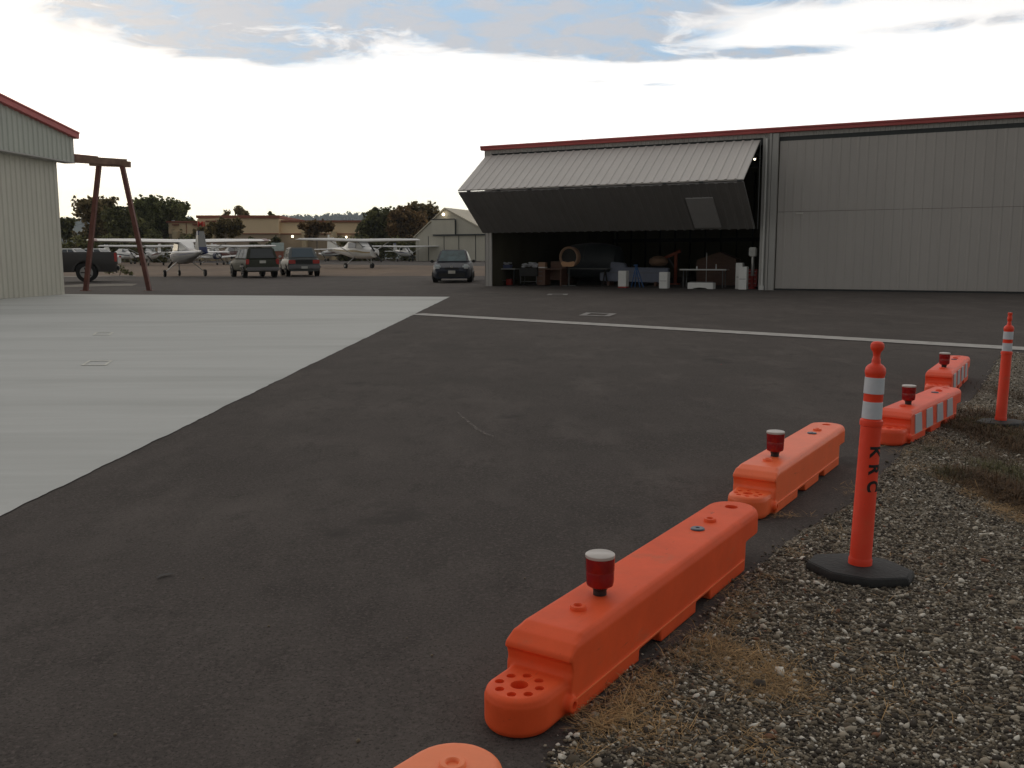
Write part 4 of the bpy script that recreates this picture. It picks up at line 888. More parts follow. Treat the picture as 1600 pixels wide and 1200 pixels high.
# small hatchback, nose to the camera, by the hangar corner
c0 = at(708, 442); D0 = c0.y+1.95
hb, _ = car('dark blue grey hatchback facing the camera beside the open hangar corner', M['paint_hatch'], (c0.x+(-.10), D0+.3, gz(c0.x, D0)), R(-90)+.02, 4.4, 1.76,
    [(-2.1,.80,.70),(-2.0,.95,.80),(-1.5,.98,.86),(-.4,.98,.88),(.6,.98,.88),(1.2,.92,.87),(1.7,.82,.84),(2.02,.70,.76),(2.15,.55,.66)],
    (-1.95,1.22,-1.35,.28,.93,1.52,.76,.56), (-1.30,1.30), .315,
    dict(zb=.20, glass=M['teal'], bits=[('head_lamp',hd,-.62,.75,.30,.30,.20,1.98),('head_lamp',hd,.62,.75,.30,.30,.20,1.98),('grille',M['carblack'],0,.66,.05,.62,.08,2.09),('lower_grille',M['carblack'],0,.36,.06,1.15,.17,2.14),
     ('bumper_strip',M['paint_hatch'],0,.49,.08,1.2,.10,2.13),('licence_plate',pt,0,.50,.03,.31,.14,2.19),('wing_mirror',M['carblack'],-.93,.98,.12,.18,.13,.75),('wing_mirror',M['carblack'],.93,.98,.12,.18,.13,.75),
     ('emblem',M['steel'],0,.74,.03,.10,.10,2.07),('fog_lamp',M['steel'],-.58,.36,.05,.12,.06,2.12),('fog_lamp',M['steel'],.58,.36,.05,.12,.06,2.12)]), name='parked_car', scale=1.09)
# dark green SUV, rear quarter
c1 = at(408, 434); hsuv = R(90+14.3+14)
dv = Vector((math.cos(hsuv), math.sin(hsuv), 0)); c1 = c1+dv*1.9
car('dark green sport utility vehicle seen from its rear left corner', M['paint_suv'], (c1.x, c1.y, gz(c1.x, c1.y)), hsuv, 4.5, 1.82,
    [(-2.22,.85,.80),(-2.15,1.02,.87),(-1.2,1.06,.90),(0,1.06,.91),(.9,1.05,.90),(1.3,1.00,.88),(2.0,.92,.84),(2.25,.78,.76)],
    (-2.15,.98,-1.98,.38,1.03,1.70,.83,.66), (-1.38,1.32), .37,
    dict(zb=.34, sglass=M['sglass'], bits=[('tail_lamp',tl,-.78,.90,.08,.17,.30,-2.19),('tail_lamp',tl,.78,.90,.08,.17,.30,-2.19),('rear_bumper',M['bumper'],0,.50,.18,1.74,.22,-2.24),('licence_plate',pt,-.0,.90,.03,.33,.15,-2.22),
     ('roof_rail',M['carblack'],-.60,1.73,1.9,.04,.04,-.8),('roof_rail',M['carblack'],.60,1.73,1.9,.04,.04,-.8),('fender_flare',M['bumper'],.91,.66,.9,.04,.10,-1.38),('wing_mirror',M['carblack'],.98,1.12,.14,.16,.14,.72),('wing_mirror',M['carblack'],-.98,1.12,.14,.16,.14,.72),('head_lamp',hd,.74,.80,.12,.26,.16,2.16)]), cat='suv', name='parked_car', scale=1.11)
# grey wagon / hatch, rear view
c2 = at(474, 432); hw2 = R(90+12.5+7); dv = Vector((math.cos(hw2), math.sin(hw2), 0)); c2 = c2+dv*1.9
car('grey hatchback with pale bumper seen from the back, beside the dark green vehicle', M['paint_wagon'], (c2.x, c2.y, gz(c2.x, c2.y)), hw2, 4.5, 1.80,
    [(-2.25,.84,.78),(-2.18,1.02,.84),(-1.6,1.08,.87),(-.5,1.08,.88),(.9,1.05,.88),(1.9,.92,.84),(2.2,.75,.76)],
    (-1.95,1.05,-1.35,.40,1.05,1.70,.80,.62), (-1.35,1.35), .35,
    dict(zb=.32, glass=M['glassb'], bits=[('tail_lamp',tl,-.64,.86,.06,.36,.22,-2.24),('tail_lamp',tl,.64,.86,.06,.36,.22,-2.24),('black_panel',M['carblack'],0,.86,.05,.92,.26,-2.235),('rear_bumper',M['bumper'],0,.56,.18,1.72,.24,-2.26),
     ('licence_plate',pt,0,.54,.03,.33,.14,-2.36),('wing_mirror',M['paint_white'],.96,1.16,.12,.16,.16,.75),('wing_mirror',M['paint_white'],-.96,1.16,.12,.16,.16,.75)]), scale=1.13)
# charcoal pickup, partly hidden by the left hangar
c3 = at(133, 441); hp = R(202)
pk = thing('pickup_truck', 'charcoal pickup truck half hidden behind the left hangar', 'pickup truck', (0, 0, 0)); pk.location = (c3.x-.25, c3.y+.9, gz(c3.x, c3.y+.9)); tilt(pk, hp); pk.scale = (1.14,)*3
# local +x forward; origin at the rear axle
me = MB().loft([[(x, 0, .46), (x, hw*.95, .46), (x, hw, .75), (x, hw*1.01, .98), (x, hw*.985, 1.28), (x, hw*.95, 1.36), (x, 0, 1.36), (x, -hw*.95, 1.36), (x, -hw*.985, 1.28), (x, -hw*1.01, .98), (x, -hw, .75), (x, -hw*.95, .46)] for x, hw in ((-1.28,.94),(-1.22,.98),(-.6,1.0),(0,1.04),(.6,1.0),(1.25,.99),(4.0,.99),(4.7,.9))]).mesh('b')
cc = MB(); 
for x in (0, 3.6):
    for s in (-1, 1): cc.tube((x, s*.62, .46), (x, s*1.5, .46), .50, n=28)
me = boolean_cut(me, cc.mesh('c')); me.materials.clear(); me.materials.append(M['paint_truck'])
for p in me.polygons: p.use_smooth = True
try: me.set_sharp_from_angle(angle=R(28))
except Exception: pass
put(bpy.data.objects.new('body', me), pk)
MB().loft([[(1.3,-.92,1.34),(3.2,-.92,1.34),(3.2,.92,1.34),(1.3,.92,1.34)],[(1.45,-.74,1.92),(2.6,-.74,1.92),(2.6,.74,1.92),(1.45,.74,1.92)]]).build('cab', M['paint_truck'], pk, bevel=.06, smooth=True)
for x in (0, 3.6):
    for s in (-1, 1): wheel(pk, x, s*.90, .44, .28, s)
for s in (-1, 1):
    MB().box((-1.25, s*.93, 1.12), (.12, .16, .40)).build('tail_lamp', tl, pk, bevel=.02)
    mb = MB(); n = 16; pts_o = [(.62*math.cos(PI*i/n), .46+.62*math.sin(PI*i/n)) for i in range(n+1)]; pts_i = [(.51*math.cos(PI*i/n), .46+.51*math.sin(PI*i/n)) for i in range(n, -1, -1)]
    poly = pts_o+pts_i; mb.prism(poly, s*1.03-.03, s*1.03+.03, 'y'); mb.build('fender_flare', M['paint_truck'], pk)
MB().box((-1.33, 0, .62), (.12, 1.85, .20)).build('rear_bumper', M['carblack'], pk, bevel=.03); MB().box((-1.30, 0, 1.05), (.03, 1.5, .5)).build('tailgate', M['paint_truck'], pk)
# far pale cars behind the pickup
def far_car(label, px_, py_, rz, m='paint_white'):
    p = at(px_, py_); return car(label, M[m], (p.x, p.y, gz(p.x, p.y)), rz, 4.4, 1.8,
     [(-2.2,.75,.78),(-2.0,.92,.85),(0,.95,.88),(1.0,.92,.88),(1.9,.82,.84),(2.2,.62,.74)], (-1.75,1.1,-1.0,.25,.90,1.48,.76,.58), (-1.35,1.35), .33, dict(bits=[('tail_lamp',tl,.65,.78,.06,.3,.14,-2.18),('tail_lamp',tl,-.65,.78,.06,.3,.14,-2.18)]), scale=1.36)
far_car('white vehicle showing its roof behind the left end of the pickup bed', 106, 417, R(165))
far_car('white vehicle showing its roof behind the tail of the pickup', 144, 416, R(172))
o = thing('shrub', 'small dark shrub on the ground behind the pickup bumper', 'shrub', at(187, 431)); 

# ------------------------------------------------------------ leaves and trees
def leafcloud(name, clumps, per, size, m, parent, squash=.8):
    """clumps: (x, y, z, r) local; leaves of the given size spread through each"""
    n = len(clumps)*per; c = np.repeat(np.array(clumps), per, 0); d = rng.normal(0, 1, (n, 3)); d /= np.linalg.norm(d, axis=1)[:, None]
    rr = c[:, 3]*rng.random(n)**.45; P = c[:, :3]+d*rr[:, None]*np.array([1, 1, squash]); 
    a = rng.normal(0, 1, (n, 3)); a /= np.linalg.norm(a, axis=1)[:, None]; b = np.cross(a, rng.normal(0, 1, (n, 3))); b /= np.linalg.norm(b, axis=1)[:, None]
    s = (size*rng.uniform(.5, 1.4, n))[:, None]; V = np.stack([P-a*s, P+b*s*.55, P+a*s, P-b*s*.55], 1).reshape(-1, 3)
    me = bpy.data.meshes.new(name); me.from_pydata(V.tolist(), [], np.arange(4*n).reshape(-1, 4).tolist()); me.materials.append(m); return put(bpy.data.objects.new(name, me), parent)
def tree(label, px0, px1, ytop, D, m, ybot=None, lobes=9, per=220, size=.28, trunk=.28, cat='tree', name='tree', open_=.0, bark='bark', seed=1, vis_trunk=False, low=.18):
    r = random.Random(seed); a = pd(px0, 400, D); b = pd(px1, 400, D); top = pd((px0+px1)/2, ytop, D).z; g = gz((a.x+b.x)/2, D); cx = (a.x+b.x)/2; W_ = (b.x-a.x)/2; Ht = top-g
    o = thing(name, label, cat, (cx, D, g)); z0 = Ht*low if ybot is None else pd(px0, ybot, D).z-g
    cl = []; mbt = MB(); hub = Vector((0, 0, z0+(Ht-z0)*.15)); mbt.tube((0, 0, -.1), hub, trunk, trunk*.65, 10)
    for i in range(lobes):
        t = (i+.5)/lobes; z = z0+(Ht-z0)*(.12+.80*r.random()); zz_ = (z-z0)/(Ht-z0); w = W_*math.sqrt(max(.05, 1-(zz_-.40)**2*2.2)); ang = r.uniform(0, 2*PI); rad = w*r.uniform(.25, .80)
        c = Vector((math.cos(ang)*rad, math.sin(ang)*rad*.8, z)); cr = min(W_*.52, (Ht-z0)*.34)*r.uniform(.7, 1.1); c.z = min(c.z, Ht-cr*.75)
        mbt.tube(hub.lerp(Vector((0, 0, z0)), .2), c, trunk*.35, trunk*.10, 6); mbt.tube(c, c+Vector((r.uniform(-1,1), r.uniform(-1,1), .9)).normalized()*cr*.8, trunk*.10, trunk*.04, 5)
        for k in range(7):
            d = Vector((r.gauss(0, 1), r.gauss(0, 1), r.gauss(0, .8))).normalized()*cr*r.uniform(.45, .95); q = c+d; rr_ = cr*r.uniform(.34, .60); q.z = min(q.z, Ht-rr_*.5)
            cl.append((q.x, q.y, q.z, rr_))
        cl.append((c.x, c.y, c.z, cr*.75))
    extra = []
    for k in range(len(cl)*2):
        q = cl[r.randrange(len(cl))]; d = Vector((r.gauss(0, 1), r.gauss(0, 1), r.gauss(.3, 1))).normalized()*q[3]*r.uniform(.9, 1.7); extra.append((q[0]+d.x, q[1]+d.y, min(q[2]+d.z, Ht+.25), q[3]*r.uniform(.12, .28)))
    ex = leafcloud('outer_twigs', extra, max(8, per//26), size*.8, m, o)
    mbt.build('trunk', M[bark], o); leafcloud('crown', cl, per//8+6, size, m, o); return o
kk = 0
TR = [ # label, px0, px1, ytop, D, mat, kwargs
 ('dark spreading tree at the far left, half behind the left A-frame leg', 112, 192, 311, 150, 'leafb', dict(lobes=18, low=.1)),
 ('low dark tree between the left hangar corner and the brownish tree', 86, 124, 343, 158, 'leafd', dict(lobes=14, low=.03, per=380)),
 ('broad very dark tree in the left group, left of the right A-frame leg', 160, 236, 327, 146, 'leafd', dict(lobes=18, low=.08)),
 ('tall green tree with gaps in its crown behind the right A-frame leg', 194, 258, 307, 170, 'leafg', dict(lobes=17, low=.1)),
 ('tallest green tree of the left group', 228, 288, 303, 175, 'leafg', dict(lobes=16, low=.1)),
 ('slender green tree at the right end of the left group', 276, 308, 312, 178, 'leafg', dict(lobes=11, low=.12)),
 ('thin tree with open crown rising above the store roof, left one of two', 340, 366, 325, 205, 'leafb', dict(lobes=5, per=110, low=.5)),
 ('open crowned taller tree rising above the middle of the store roof', 362, 394, 317, 208, 'leafb', dict(lobes=7, per=110, low=.5)),
 ('tiny tree top above the right part of the store roof', 419, 431, 330, 215, 'leafg', dict(lobes=4, low=.5)),
 ('dark green rounded tree between the store and the reddish trees', 558, 622, 320, 165, 'leafd', dict(lobes=20, low=.08)),
 ('reddish brown tree left of the old gabled hangar', 604, 664, 325, 160, 'leafr', dict(lobes=18, low=.08)),
 ('bushy brown green tree behind the roof of the old gabled hangar', 626, 696, 315, 172, 'leafb', dict(lobes=20, low=.08)),
 ('pale low tree behind the reddish tree', 592, 640, 332, 180, 'leafr', dict(lobes=9)),
]
for lb, a_, b_, yt, D_, mm, kw in TR:
    kk += 1; tree(lb, a_, b_, yt, D_, M[mm], seed=kk*7+1, **{**dict(per=520, size=.30), **kw})
for lb, a_, b_, yt, yb, D_ in (('round dark tree with pale forked trunk in front of the store sign', 324, 384, 343, 373, 140), ('round dark tree in front of the right wing of the store', 464, 528, 346, 372, 140),
                           ('small dark tree under the store sign', 308, 332, 356, 374, 144)):
    kk += 1; tree(lb, a_, b_, yt, D_, M['leafr' if kk % 2 else 'leafb'], ybot=yb, lobes=13, bark='palebark', trunk=.22, seed=kk*5, per=560, size=.25)
for lb, a_, b_, yt, D_ in (('rounded dark bush against the store wall, above the grey hatchback', 420, 446, 363, 150), ('rounded dark bush right of the store wall lamp', 545, 568, 366, 150), ('low bush at the foot of the store wall', 385, 410, 371, 150)):
    kk += 1; tree(lb, a_, b_, yt, D_, M['leafd'], lobes=8, low=.02, trunk=.08, seed=kk*3, cat='bush', name='bush', per=260, size=.22)
kill(o)
sb = thing('shrub', 'small dark shrub on the ground behind the pickup bumper', 'shrub', at(187, 431))
MB().tube((0,0,0),(.1,0,.35),.03,.015,6).build('stem', M['bark'], sb); leafcloud('foliage', [(-.45,0,.35,.3),(0,.1,.45,.35),(.4,0,.28,.25),(.75,0,.15,.15),(-.75,0,.3,.25)], 120, .06, M['leafd'], sb)
# hedge line behind the parked aircraft
hg = thing('hedge', 'long dark hedge behind the parked aircraft on the left', 'hedge', pd(190, 400, 135)); hg.location.z = gz(hg.location.x, 135)
cl = []; r = random.Random(5)
for i in range(90): cl.append((r.uniform(-10, 10), r.uniform(-.8, .8), r.uniform(.3, 3.6), r.uniform(.7, 1.1)))
leafcloud('foliage', cl, 70, .2, M['leafd'], hg)
mb = MB()
for i in range(14): mb.tube((-9.5+i*1.45, 0, 0), (-9.5+i*1.45, 0, 1.5), .06, .03, 6)
mb.build('stems', M['bark'], hg)
hg = thing('hedge', 'dark hedge between the store and the old gabled hangar', 'hedge', pd(600, 400, 150)); hg.location.z = gz(hg.location.x, 150)
cl = [(r.uniform(-7.5, 6.5), r.uniform(-.8, .8), r.uniform(.3, 3.2), r.uniform(.8, 1.3)) for i in range(80)]
leafcloud('foliage', cl, 80, .22, M['leafd'], hg)
mb = MB()
for i in range(10): mb.tube((-7+i*1.4, 0, 0), (-7+i*1.4, 0, 2), .07, .03, 6)
mb.build('stems', M['bark'], hg)

# ------------------------------------------------------------ hills far behind
def hill(name, pts, D, depth, seed, ph=2):
    r = random.Random(seed); mb = MB(); n = 140; rows = 9
    xs = [p[0] for p in pts]
    def top(x):
        for (x0, y0), (x1, y1) in zip(pts, pts[1:]):
            if x0 <= x <= x1: return y0+(y1-y0)*(x-x0)/(x1-x0)
        return pts[-1][1]
    V = []
    for j in range(rows):
        for i in range(n):
            x = xs[0]+(xs[-1]-xs[0])*i/(n-1); p = pd(x, top(x), D); s = math.sin(PI*j/(rows-1)*.98+.02)
            z = 2+(p.z-2)*s*(1 if j == rows//2 else .96)+r.uniform(-1, 1)*D*.0012*s*1.5
            V.append((p.x*(1+.0*j), D+(j-rows//2)*depth/rows, z))
    mb.add(V, [(j*n+i, j*n+i+1, (j+1)*n+i+1, (j+1)*n+i) for j in range(rows-1) for i in range(n-1)])
    o = mb.build(name, M['hill'], None, smooth=True); return struct(o)
hill('hills', [(-700,372),(-300,352),(0,344),(90,340),(125,343),(200,349),(300,352),(400,350),(440,345),(480,341),(520,339),(550,336),(590,337),(640,343),(760,350),(1000,356),(1600,350),(2300,360)], 3500, 700, 2)
wd = MB(); r = random.Random(8)
wood_ = []
for i in range(700):
    x = r.uniform(420, 700) if i < 450 else r.uniform(60, 300)
    y = 337+abs(x-550)*.035 if x > 400 else 343; p = pd(x, y, 3470+r.uniform(-80, 80)); h_ = r.uniform(10, 28); wood_.append((p.x, p.y, p.z-r.uniform(4, 24), h_*.55))
w_ = leafcloud('hill_woods', wood_, 26, 7.0, M['hill'], None, squash=1.5); tag(w_, 'far wood along the crest of the hills', 'wood', kind='stuff')

# ------------------------------------------------------------ store building
DS = 172
sx0 = pd(312, 400, DS); g = gz(sx0.x, DS)
st_ = thing('store', 'long tan store building with brown cornice and red letters behind the parked aircraft', 'store', (pd(415, 400, DS).x, DS, g))
def sx(p): return pd(p, 400, DS).x-st_.location.x
def szz(y): return pd(400, y, DS).z-g
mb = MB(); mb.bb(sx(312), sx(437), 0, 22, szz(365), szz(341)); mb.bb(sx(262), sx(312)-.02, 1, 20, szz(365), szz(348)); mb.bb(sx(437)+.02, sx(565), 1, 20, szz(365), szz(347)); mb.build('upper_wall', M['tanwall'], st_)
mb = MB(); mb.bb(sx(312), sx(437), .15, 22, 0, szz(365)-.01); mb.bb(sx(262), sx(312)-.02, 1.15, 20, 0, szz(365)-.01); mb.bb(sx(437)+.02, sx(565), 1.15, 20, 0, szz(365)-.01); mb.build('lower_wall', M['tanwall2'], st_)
mb = MB(); mb.bb(sx(310), sx(439), -.35, 22.3, szz(341)+.01, szz(336.5)); mb.bb(sx(260), sx(310)-.02, .6, 20.3, szz(348)+.01, szz(345)); mb.bb(sx(439)+.02, sx(566), .6, 20.3, szz(347)+.01, szz(344)); mb.build('cornice', M['cornice'], st_)
mb = MB(); mb.bb(sx(312), sx(437), -.08, .0, szz(366), szz(364.5)); mb.bb(sx(437), sx(565), .9, 1.0, szz(366), szz(364.5)); mb.build('belt_course', M['cornice'], st_)
for a_, b_ in ((272,280),(312,317),(330,336),(473,480),(519,526)): MB().bb(sx(a_), sx(b_), -.5, .9, 0, szz(362)).build('pilaster', M['tancol'], st_)
MB().bb(sx(313), sx(346), -.9, -.02, szz(352)+0, szz(342.5)).build('portal_wall', M['tanwall'], st_)
mb = MB(); mb.bb(sx(270), sx(279), .3, .98, szz(352), szz(350)); mb.bb(sx(302), sx(311), .3, .98, szz(352), szz(349)); mb.bb(sx(327), sx(343), -1.3, -.92, szz(347), szz(345)); mb.build('canopy', M['cornice'], st_)
MB().bb(sx(290), sx(290.8), .9, 1.0, szz(365), szz(346)).build('wall_pipe', M['cornice'], st_)
me = text_mesh('Mi', 1.35, .08); me.materials.append(M['signred']); so_ = put(bpy.data.objects.new('sign_letters', me), st_); so_.location = (sx(319.5), -1.02, szz(351)); so_.rotation_euler = (PI/2, 0, 0)
MB().bb(sx(341), sx(347), -1.1, -.91, szz(345), szz(341)).build('portal_cap', M['tancol'], st_)
def wall_lamp(label, px_, py_, D_, r_):
    o = thing('wall_lamp', label, 'lamp', pd(px_, py_, D_)); MB().lathe([(.001,-r_),(r_*.7,-r_*.7),(r_,0),(r_*.7,r_*.7),(.001,r_)],14).build('globe', M['lamp'], o, smooth=True); MB().box((0,r_+.1,0),(.12,.4,.1)).build('bracket', M['tancol'], o); return o
wall_lamp('lit white lamp on the store wall above the grey hatchback', 457, 369.5, DS-.4, .22)
wall_lamp('lit white lamp on the store wall near its right end', 541, 370.5, DS+.5, .20)

# ------------------------------------------------------------ old gabled hangar
G0 = at(650, 408); GAr = R(-24)
oh = thing('old_hangar', 'weathered pale wooden hangar with steep gable and sliding doors in the distance', 'hangar', (G0.x, G0.y, G0.z), GAr)
GW = 13.6; ge, ga_ = 3.65, 7.7; gx = 5.1
mb = MB(); mb.prism([(0,0),(GW,0),(GW,ge),(gx+.0,ga_),(0,ge)], 0, 14, 'y'); mb.build('walls', M['oldwhite'], oh)
mb = MB()
for x0, z0, x1, z1 in ((-.3,ge-.15,gx,ga_+.12),(gx,ga_+.12,GW+.3,ge-.15)):
    mb.add([(x0,-.25,z0),(x1,-.25,z1),(x1,14.3,z1),(x0,14.3,z0),(x0,-.25,z0+.16),(x1,-.25,z1+.16),(x1,14.3,z1+.16),(x0,14.3,z0+.16)], [(3,2,1,0),(4,5,6,7),(0,1,5,4),(1,2,6,5),(2,3,7,6),(3,0,4,7)])
mb.build('roof', M['oldroof'], oh)
mb = MB(); mb.bb(2.9, 6.9, -.30, -.02, 4.0, 6.2); mb.build('raised_panel', M['oldwhite'], oh)
mb = MB(); mb.bb(2.85, 6.95, -.36, -.301, 6.18, 6.30); mb.bb(6.9, 7.0, -.34, -.02, 4.0, 6.2); mb.bb(3.2, GW-.2, -.40, -.02, 3.78, 4.0); mb.build('dark_battens', M['darkgap'], oh)
for x0, x1 in ((.5,2.2),(2.35,4.9),(5.05,7.4),(7.55,10.2),(10.35,12.9)):
    MB().bb(x0, x1, -.14, -.02, .05, 3.75).build('sliding_door', M['oldwhite'], oh)
mb = MB()
for x in (2.27,4.97,7.47,10.27): mb.bb(x-.06, x+.06, -.10, -.015, .02, 3.75)
mb.bb(.45,.5,-.12,-.02,0,3.75); mb.build('door_gap', M['darkgap'], oh)
wl = wall_lamp('lit lamp high in the gable of the old wooden hangar', 696, 331.5, 1, .22); wl.location = oh.location+Vector((math.cos(GAr)*gx+math.sin(GAr)*.5, math.sin(GAr)*gx-math.cos(GAr)*.5, ga_-.75))

# ------------------------------------------------------------ parked aircraft
def ell(x, zc, hy, hz, n=18, p=2.6):
    out_ = []
    for i in range(n):
        a = 2*PI*i/n; c, s = math.cos(a), math.sin(a); out_.append((x, hy*math.copysign(abs(c)**(2/p), c), zc+hz*math.copysign(abs(s)**(2/p), s)))
    return out_
def foil(x_le, chord, y, z, t): # closed airfoil ring at span y
    pts = []
    for u, h in ((0,0),(.04,.45),(.15,.85),(.35,1),(.65,.7),(1,.03),(.65,-.1),(.35,-.25),(.15,-.3),(.04,-.22)): pts.append((x_le-u*chord, y, z+h*t))
    return pts
def airplane(label, px_, py_, heading, hi=True, stripe='airblue', fin='aircraft', belly='aircraft', scale=1.0, cowl=None, tipc=None, rudder=0):
    p = at(px_, py_); o = thing('light_aircraft', label, 'aircraft', (p.x, p.y, gz(p.x, p.y))); tilt(o, heading); o.scale = (scale,)*3
    S_ = [(2.05,1.25,.10,.10),(2.0,1.22,.42,.34),(1.5,1.22,.50,.42),(.95,1.25,.54,.48),(.3,1.32,.56,.55),(-.6,1.34,.56,.55),(-1.4,1.34,.48,.48),(-2.5,1.38,.32,.34),(-4.0,1.46,.17,.22),(-5.3,1.52,.05,.10)]
    MB().loft([ell(*s) for s in S_]).build('fuselage', M[belly], o, smooth=True)
    # cabin top
    if hi:
        MB().loft([[(.95,-.50,1.60),(.95,.50,1.60),(.95,.40,1.72),(.95,-.40,1.72)],[(.15,-.54,1.6),(.15,.54,1.6),(.15,.46,2.16),(.15,-.46,2.16)],[(-1.2,-.5,1.6),(-1.2,.5,1.6),(-1.2,.42,2.14),(-1.2,-.42,2.14)],[(-2.6,-.22,1.5),(-2.6,.22,1.5),(-2.6,.12,1.66),(-2.6,-.12,1.66)]]).build('cabin', M['aircraft'], o, bevel=.04, smooth=True)
        wz, dih, wx = 2.12, .10, .55
        MB().add([(.98,-.44,1.70),(.98,.44,1.70),(.17,.43,2.13),(.17,-.43,2.13),(.94,-.44,1.66),(.94,.44,1.66),(.13,.43,2.08),(.13,-.43,2.08)],[(0,1,2,3),(7,6,5,4),(0,4,5,1),(1,5,6,2),(2,6,7,3),(3,7,4,0)]).build('windscreen', M['airglass'], o)
        for s in (-1, 1):
            MB().add([(.1,s*.56,1.62),(-1.1,s*.54,1.62),(-1.1,s*.475,2.02),(.05,s*.50,2.04),(.1,s*.52,1.62),(-1.1,s*.50,1.62),(-1.1,s*.43,2.02),(.05,s*.45,2.04)],[(0,1,2,3),(7,6,5,4),(0,4,5,1),(1,5,6,2),(2,6,7,3),(3,7,4,0)]).build('side_window', M['glass'], o)
            MB().beam((.05,s*.55,.98),(-.05,s*2.7,2.14),.07,.05).build('wing_strut', M['aircraft'], o)
    else:
        MB().loft([[(.85,-.45,1.68),(.85,.45,1.68),(.85,.35,1.74),(.85,-.35,1.74)],[(.2,-.5,1.68),(.2,.5,1.68),(.2,.36,2.05),(.2,-.36,2.05)],[(-.9,-.46,1.68),(-.9,.46,1.68),(-.9,.34,2.08),(-.9,-.34,2.08)],[(-2.3,-.2,1.58),(-2.3,.2,1.58),(-2.3,.1,1.68),(-2.3,-.1,1.68)]]).build('cabin', M['glass'], o, bevel=.04, smooth=True)
        mb = MB(); mb.loft([[(.22,-.51,1.66),(.22,.51,1.66),(.16,.38,2.09),(.16,-.38,2.09)],[(-.95,-.47,1.66),(-.95,.47,1.66),(-.95,.35,2.11),(-.95,-.35,2.11)]]).build('cabin_roof', M['aircraft'], o, bevel=.03)
        wz, dih, wx = .92, .42, .7
    for s in (-1, 1):
        ch = 1.6; MB().loft([foil(wx, ch, s*.3 if not hi else 0, wz, .20), foil(wx, ch, s*2.6, wz+dih*.5, .19), foil(wx-.12, 1.12, s*5.3, wz+dih, .13), foil(wx-.35, .6, s*5.5, wz+dih+.03, .05)]).build('wing', M['aircraft'], o, smooth=True)
        if tipc: MB().loft([foil(wx-.09, 1.22, s*5.0, wz+dih-.006, .165), foil(wx-.10, 1.18, s*5.32, wz+dih-.004, .15)]).build('wing_tip', M[tipc], o, smooth=True)
        MB().loft([foil(-4.25, .95, 0, 1.50, .09), foil(-4.40, .62, s*1.70, 1.50, .05)]).build('stabilizer', M['aircraft'], o, smooth=True)
        gx_, gy_ = (-.35, 1.22) if hi else (-.3, 1.5)
        MB().beam((gx_+.1, s*.40, .95 if hi else .95), (gx_, s*gy_, .26), .10, .04).build('gear_leg', M['airgrey'], o)
        w = MB().tube((gx_, s*gy_-.07, .22), (gx_, s*gy_+.07, .22), .22, n=18).build('wheel', M['tyre'], o, bevel=.02)
        MB().tube((gx_, s*(gy_+.075), .22), (gx_, s*(gy_+.09), .22), .09, n=12).build('rim', M['rim'], w)
        MB().loft([ell(x, z_, .012, h_, 12) for x, z_, h_ in ((1.8,1.28,.04),(.5,1.30,.06),(-2,1.42,.05),(-4.2,1.50,.03))]).build('stripe', M[stripe], o).location.y = s*.0
    # side stripes hug the fuselage
    for ch_ in [c for c in o.children if c.name.startswith('stripe')]: bpy.data.objects.remove(ch_, do_unlink=True)
    for s in (-1, 1):
        V = []; 
        for x, zc, hy, hz in S_[1:-1]:
            for u in (-.10, .14): V.append((x, s*(hy*(1-abs(u)**2.6)**(1/2.6)+.012), zc+.02+u*hz*1.2))
        k = len(V)//2; MB().add(V, [(2*i, 2*i+1, 2*i+3, 2*i+2) for i in range(k-1)]).build('stripe', M[stripe], o)
    MB().prism([(-3.6,1.60),(-4.40,2.66),(-4.55,2.74),(-4.85,2.74),(-4.80,1.50),(-4.2,1.5)], -.045, .045, 'y').build('fin', M[fin], o, bevel=.015)
    rd = MB().prism([(0,-.15),(-.55,-.05),(-.36,1.22),(-.02,1.22)], -.035, .035, 'y').build('rudder', M[fin], o, bevel=.012); rd.location = (-4.84, 0, 1.50); rd.rotation_euler = (0, 0, R(rudder))
    if rudder: MB().prism([(.0,-.16),(-.57,-.06),(-.50,.32),(-.0,.32)], -.04, .04, 'y').build('rudder_base', M[stripe], rd)
    MB().prism([(-4.28,2.50),(-4.39,2.67),(-4.54,2.75),(-4.86,2.75),(-4.85,2.50)], -.052, .052, 'y').build('fin_cap', M[stripe], o)
    MB().lathe([(.001,.30),(.07,.24),(.12,.10),(.13,0)][::-1],16).build('spinner', M['aircraft'], o)
    spn = [c for c in o.children if c.name.startswith('spinner')][0]; spn.rotation_euler = (0, PI/2, 0); spn.location = (2.02, 0, 1.25)
    mb = MB(); mb.box((2.10,0,1.25),(.03,.13,1.85), rx=R(38)); mb.build('propeller', M['carblack'], o, bevel=.008)
    MB().beam((1.45,0,.85),(1.50,0,.2),.06,.06).build('nose_gear', M['airgrey'], o)
    w = MB().tube((1.5,-.06,.19),(1.5,.06,.19),.19,n=18).build('wheel', M['tyre'], o, bevel=.02); MB().tube((1.5,.065,.19),(1.5,.08,.19),.08,n=12).build('rim', M['rim'], w)
    if cowl: MB().loft([ell(2.02,1.22,.43,.35),ell(1.4,1.22,.515,.435)]).build('cowling_band', M[cowl], o, smooth=True)
    return o
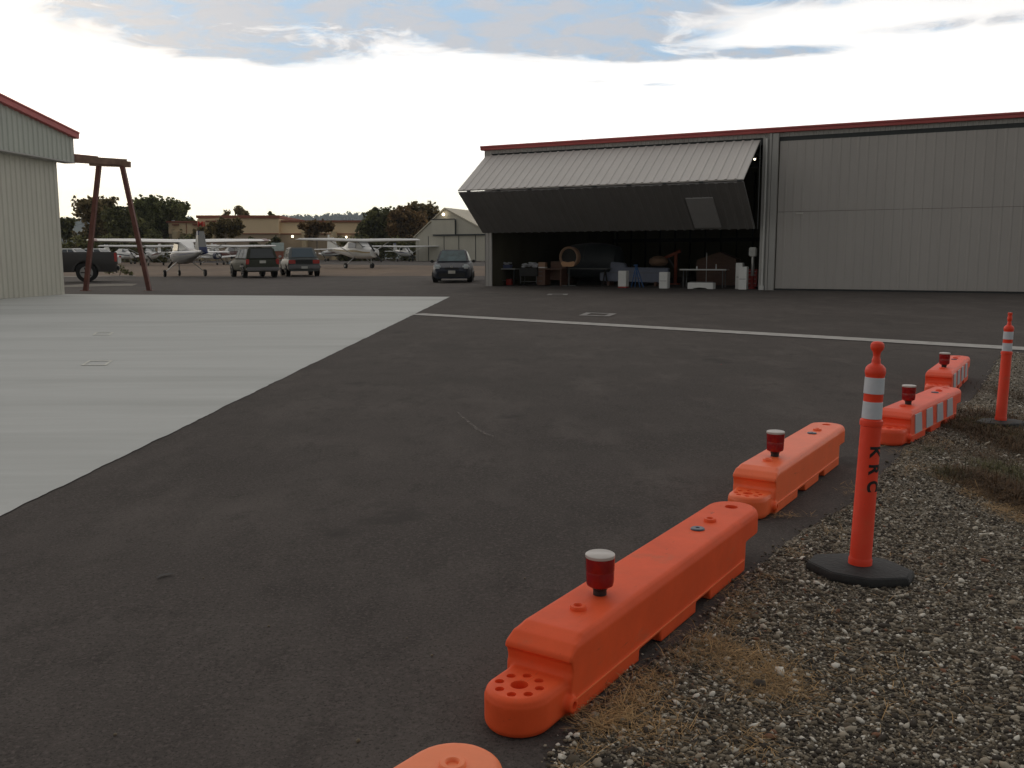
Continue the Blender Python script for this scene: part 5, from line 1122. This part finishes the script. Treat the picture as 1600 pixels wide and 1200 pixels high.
# towards the camera from a photo column: radial angle
def rad_(px_): return math.atan2(1, (px_-800)/FPX)
airplane('high wing aircraft with blue and white tail towards the camera, nearest of the left group', 288, 432, rad_(288)+R(11), True, 'airblue', 'airgrey', 'airgrey', tipc='airred', rudder=38)
bpy.data.objects[-1] if False else None
airplane('white high wing aircraft facing the camera left of the blue tailed one', 237, 416, rad_(237)+PI-R(12), True, 'airred')
airplane('low wing white aircraft at the left, just right of the pickup tail', 196, 414, rad_(196)+PI+R(28), False, 'airnavy', scale=.95)
airplane('low wing aircraft with blue nose right of the blue tail fin', 333, 415, rad_(333)+PI+R(20), False, 'airnavy', cowl='airnavy', scale=.9)
airplane('white high wing aircraft with dark red belly behind the dark green vehicle', 372, 414, rad_(372)+PI+R(35), True, 'airred', belly='airred')
airplane('white high wing aircraft with gold stripe facing right, alone in the middle distance', 565, 419.5, rad_(565)+PI+R(31), True, 'airgold', scale=1.13)
airplane('distant high wing aircraft right of the lone gold striped one, beside the old hangar', 634, 408.5, rad_(634)+PI+R(20), True, 'airblue')
airplane('distant low wing aircraft behind the lone gold striped one', 520, 408, rad_(520)+PI-R(50), False, 'airred')
airplane('distant white high wing aircraft behind the nearest left group', 300, 409, rad_(300)+PI-R(25), True, 'airblue')
o = thing('covered_trailer', 'box wrapped in a pale green tarp standing behind the dark green vehicle', 'trailer', at(435, 411)); tilt(o, rad_(435)-PI/2)
D_ = o.location.y; w = 19*D_/1450/2
mb = MB(); rr_ = random.Random(3); nx_ = 14
mb.prism([(-w,1.6)]+[(-w+2*w*i/nx_, 2.75+rr_.uniform(-.05,.05)) for i in range(nx_+1)]+[(w,1.65)], -1.0, 1.0, 'y'); mb.build('tarp', M['tarp'], o, bevel=.05)
MB().bb(-w+.1, w-.1, -.9, .9, .55, 1.6).build('box', M['cornice'], o)
for s in (-.6,.6): MB().tube((s,-.95,.3),(s,-.8,.3),.3,n=16).build('wheel', M['tyre'], o)

# ------------------------------------------------------------ the air
hz = MB().bb(-2600, 2600, -50, 4400, -3, 330).build('haze', M['concrete']); hz['kind'] = 'stuff'; hz['label'] = 'thin pale air that fades the far hills'
hm = bpy.data.materials.new('air'); hm.use_nodes = True; t = hm.node_tree; t.nodes.clear(); pv = t.nodes.new('ShaderNodeVolumePrincipled'); ou = t.nodes.new('ShaderNodeOutputMaterial')
pv.inputs['Density'].default_value = .00014; pv.inputs['Color'].default_value = (.80, .88, .95, 1); t.links.new(pv.outputs[0], ou.inputs['Volume']); hz.data.materials.clear(); hz.data.materials.append(hm)
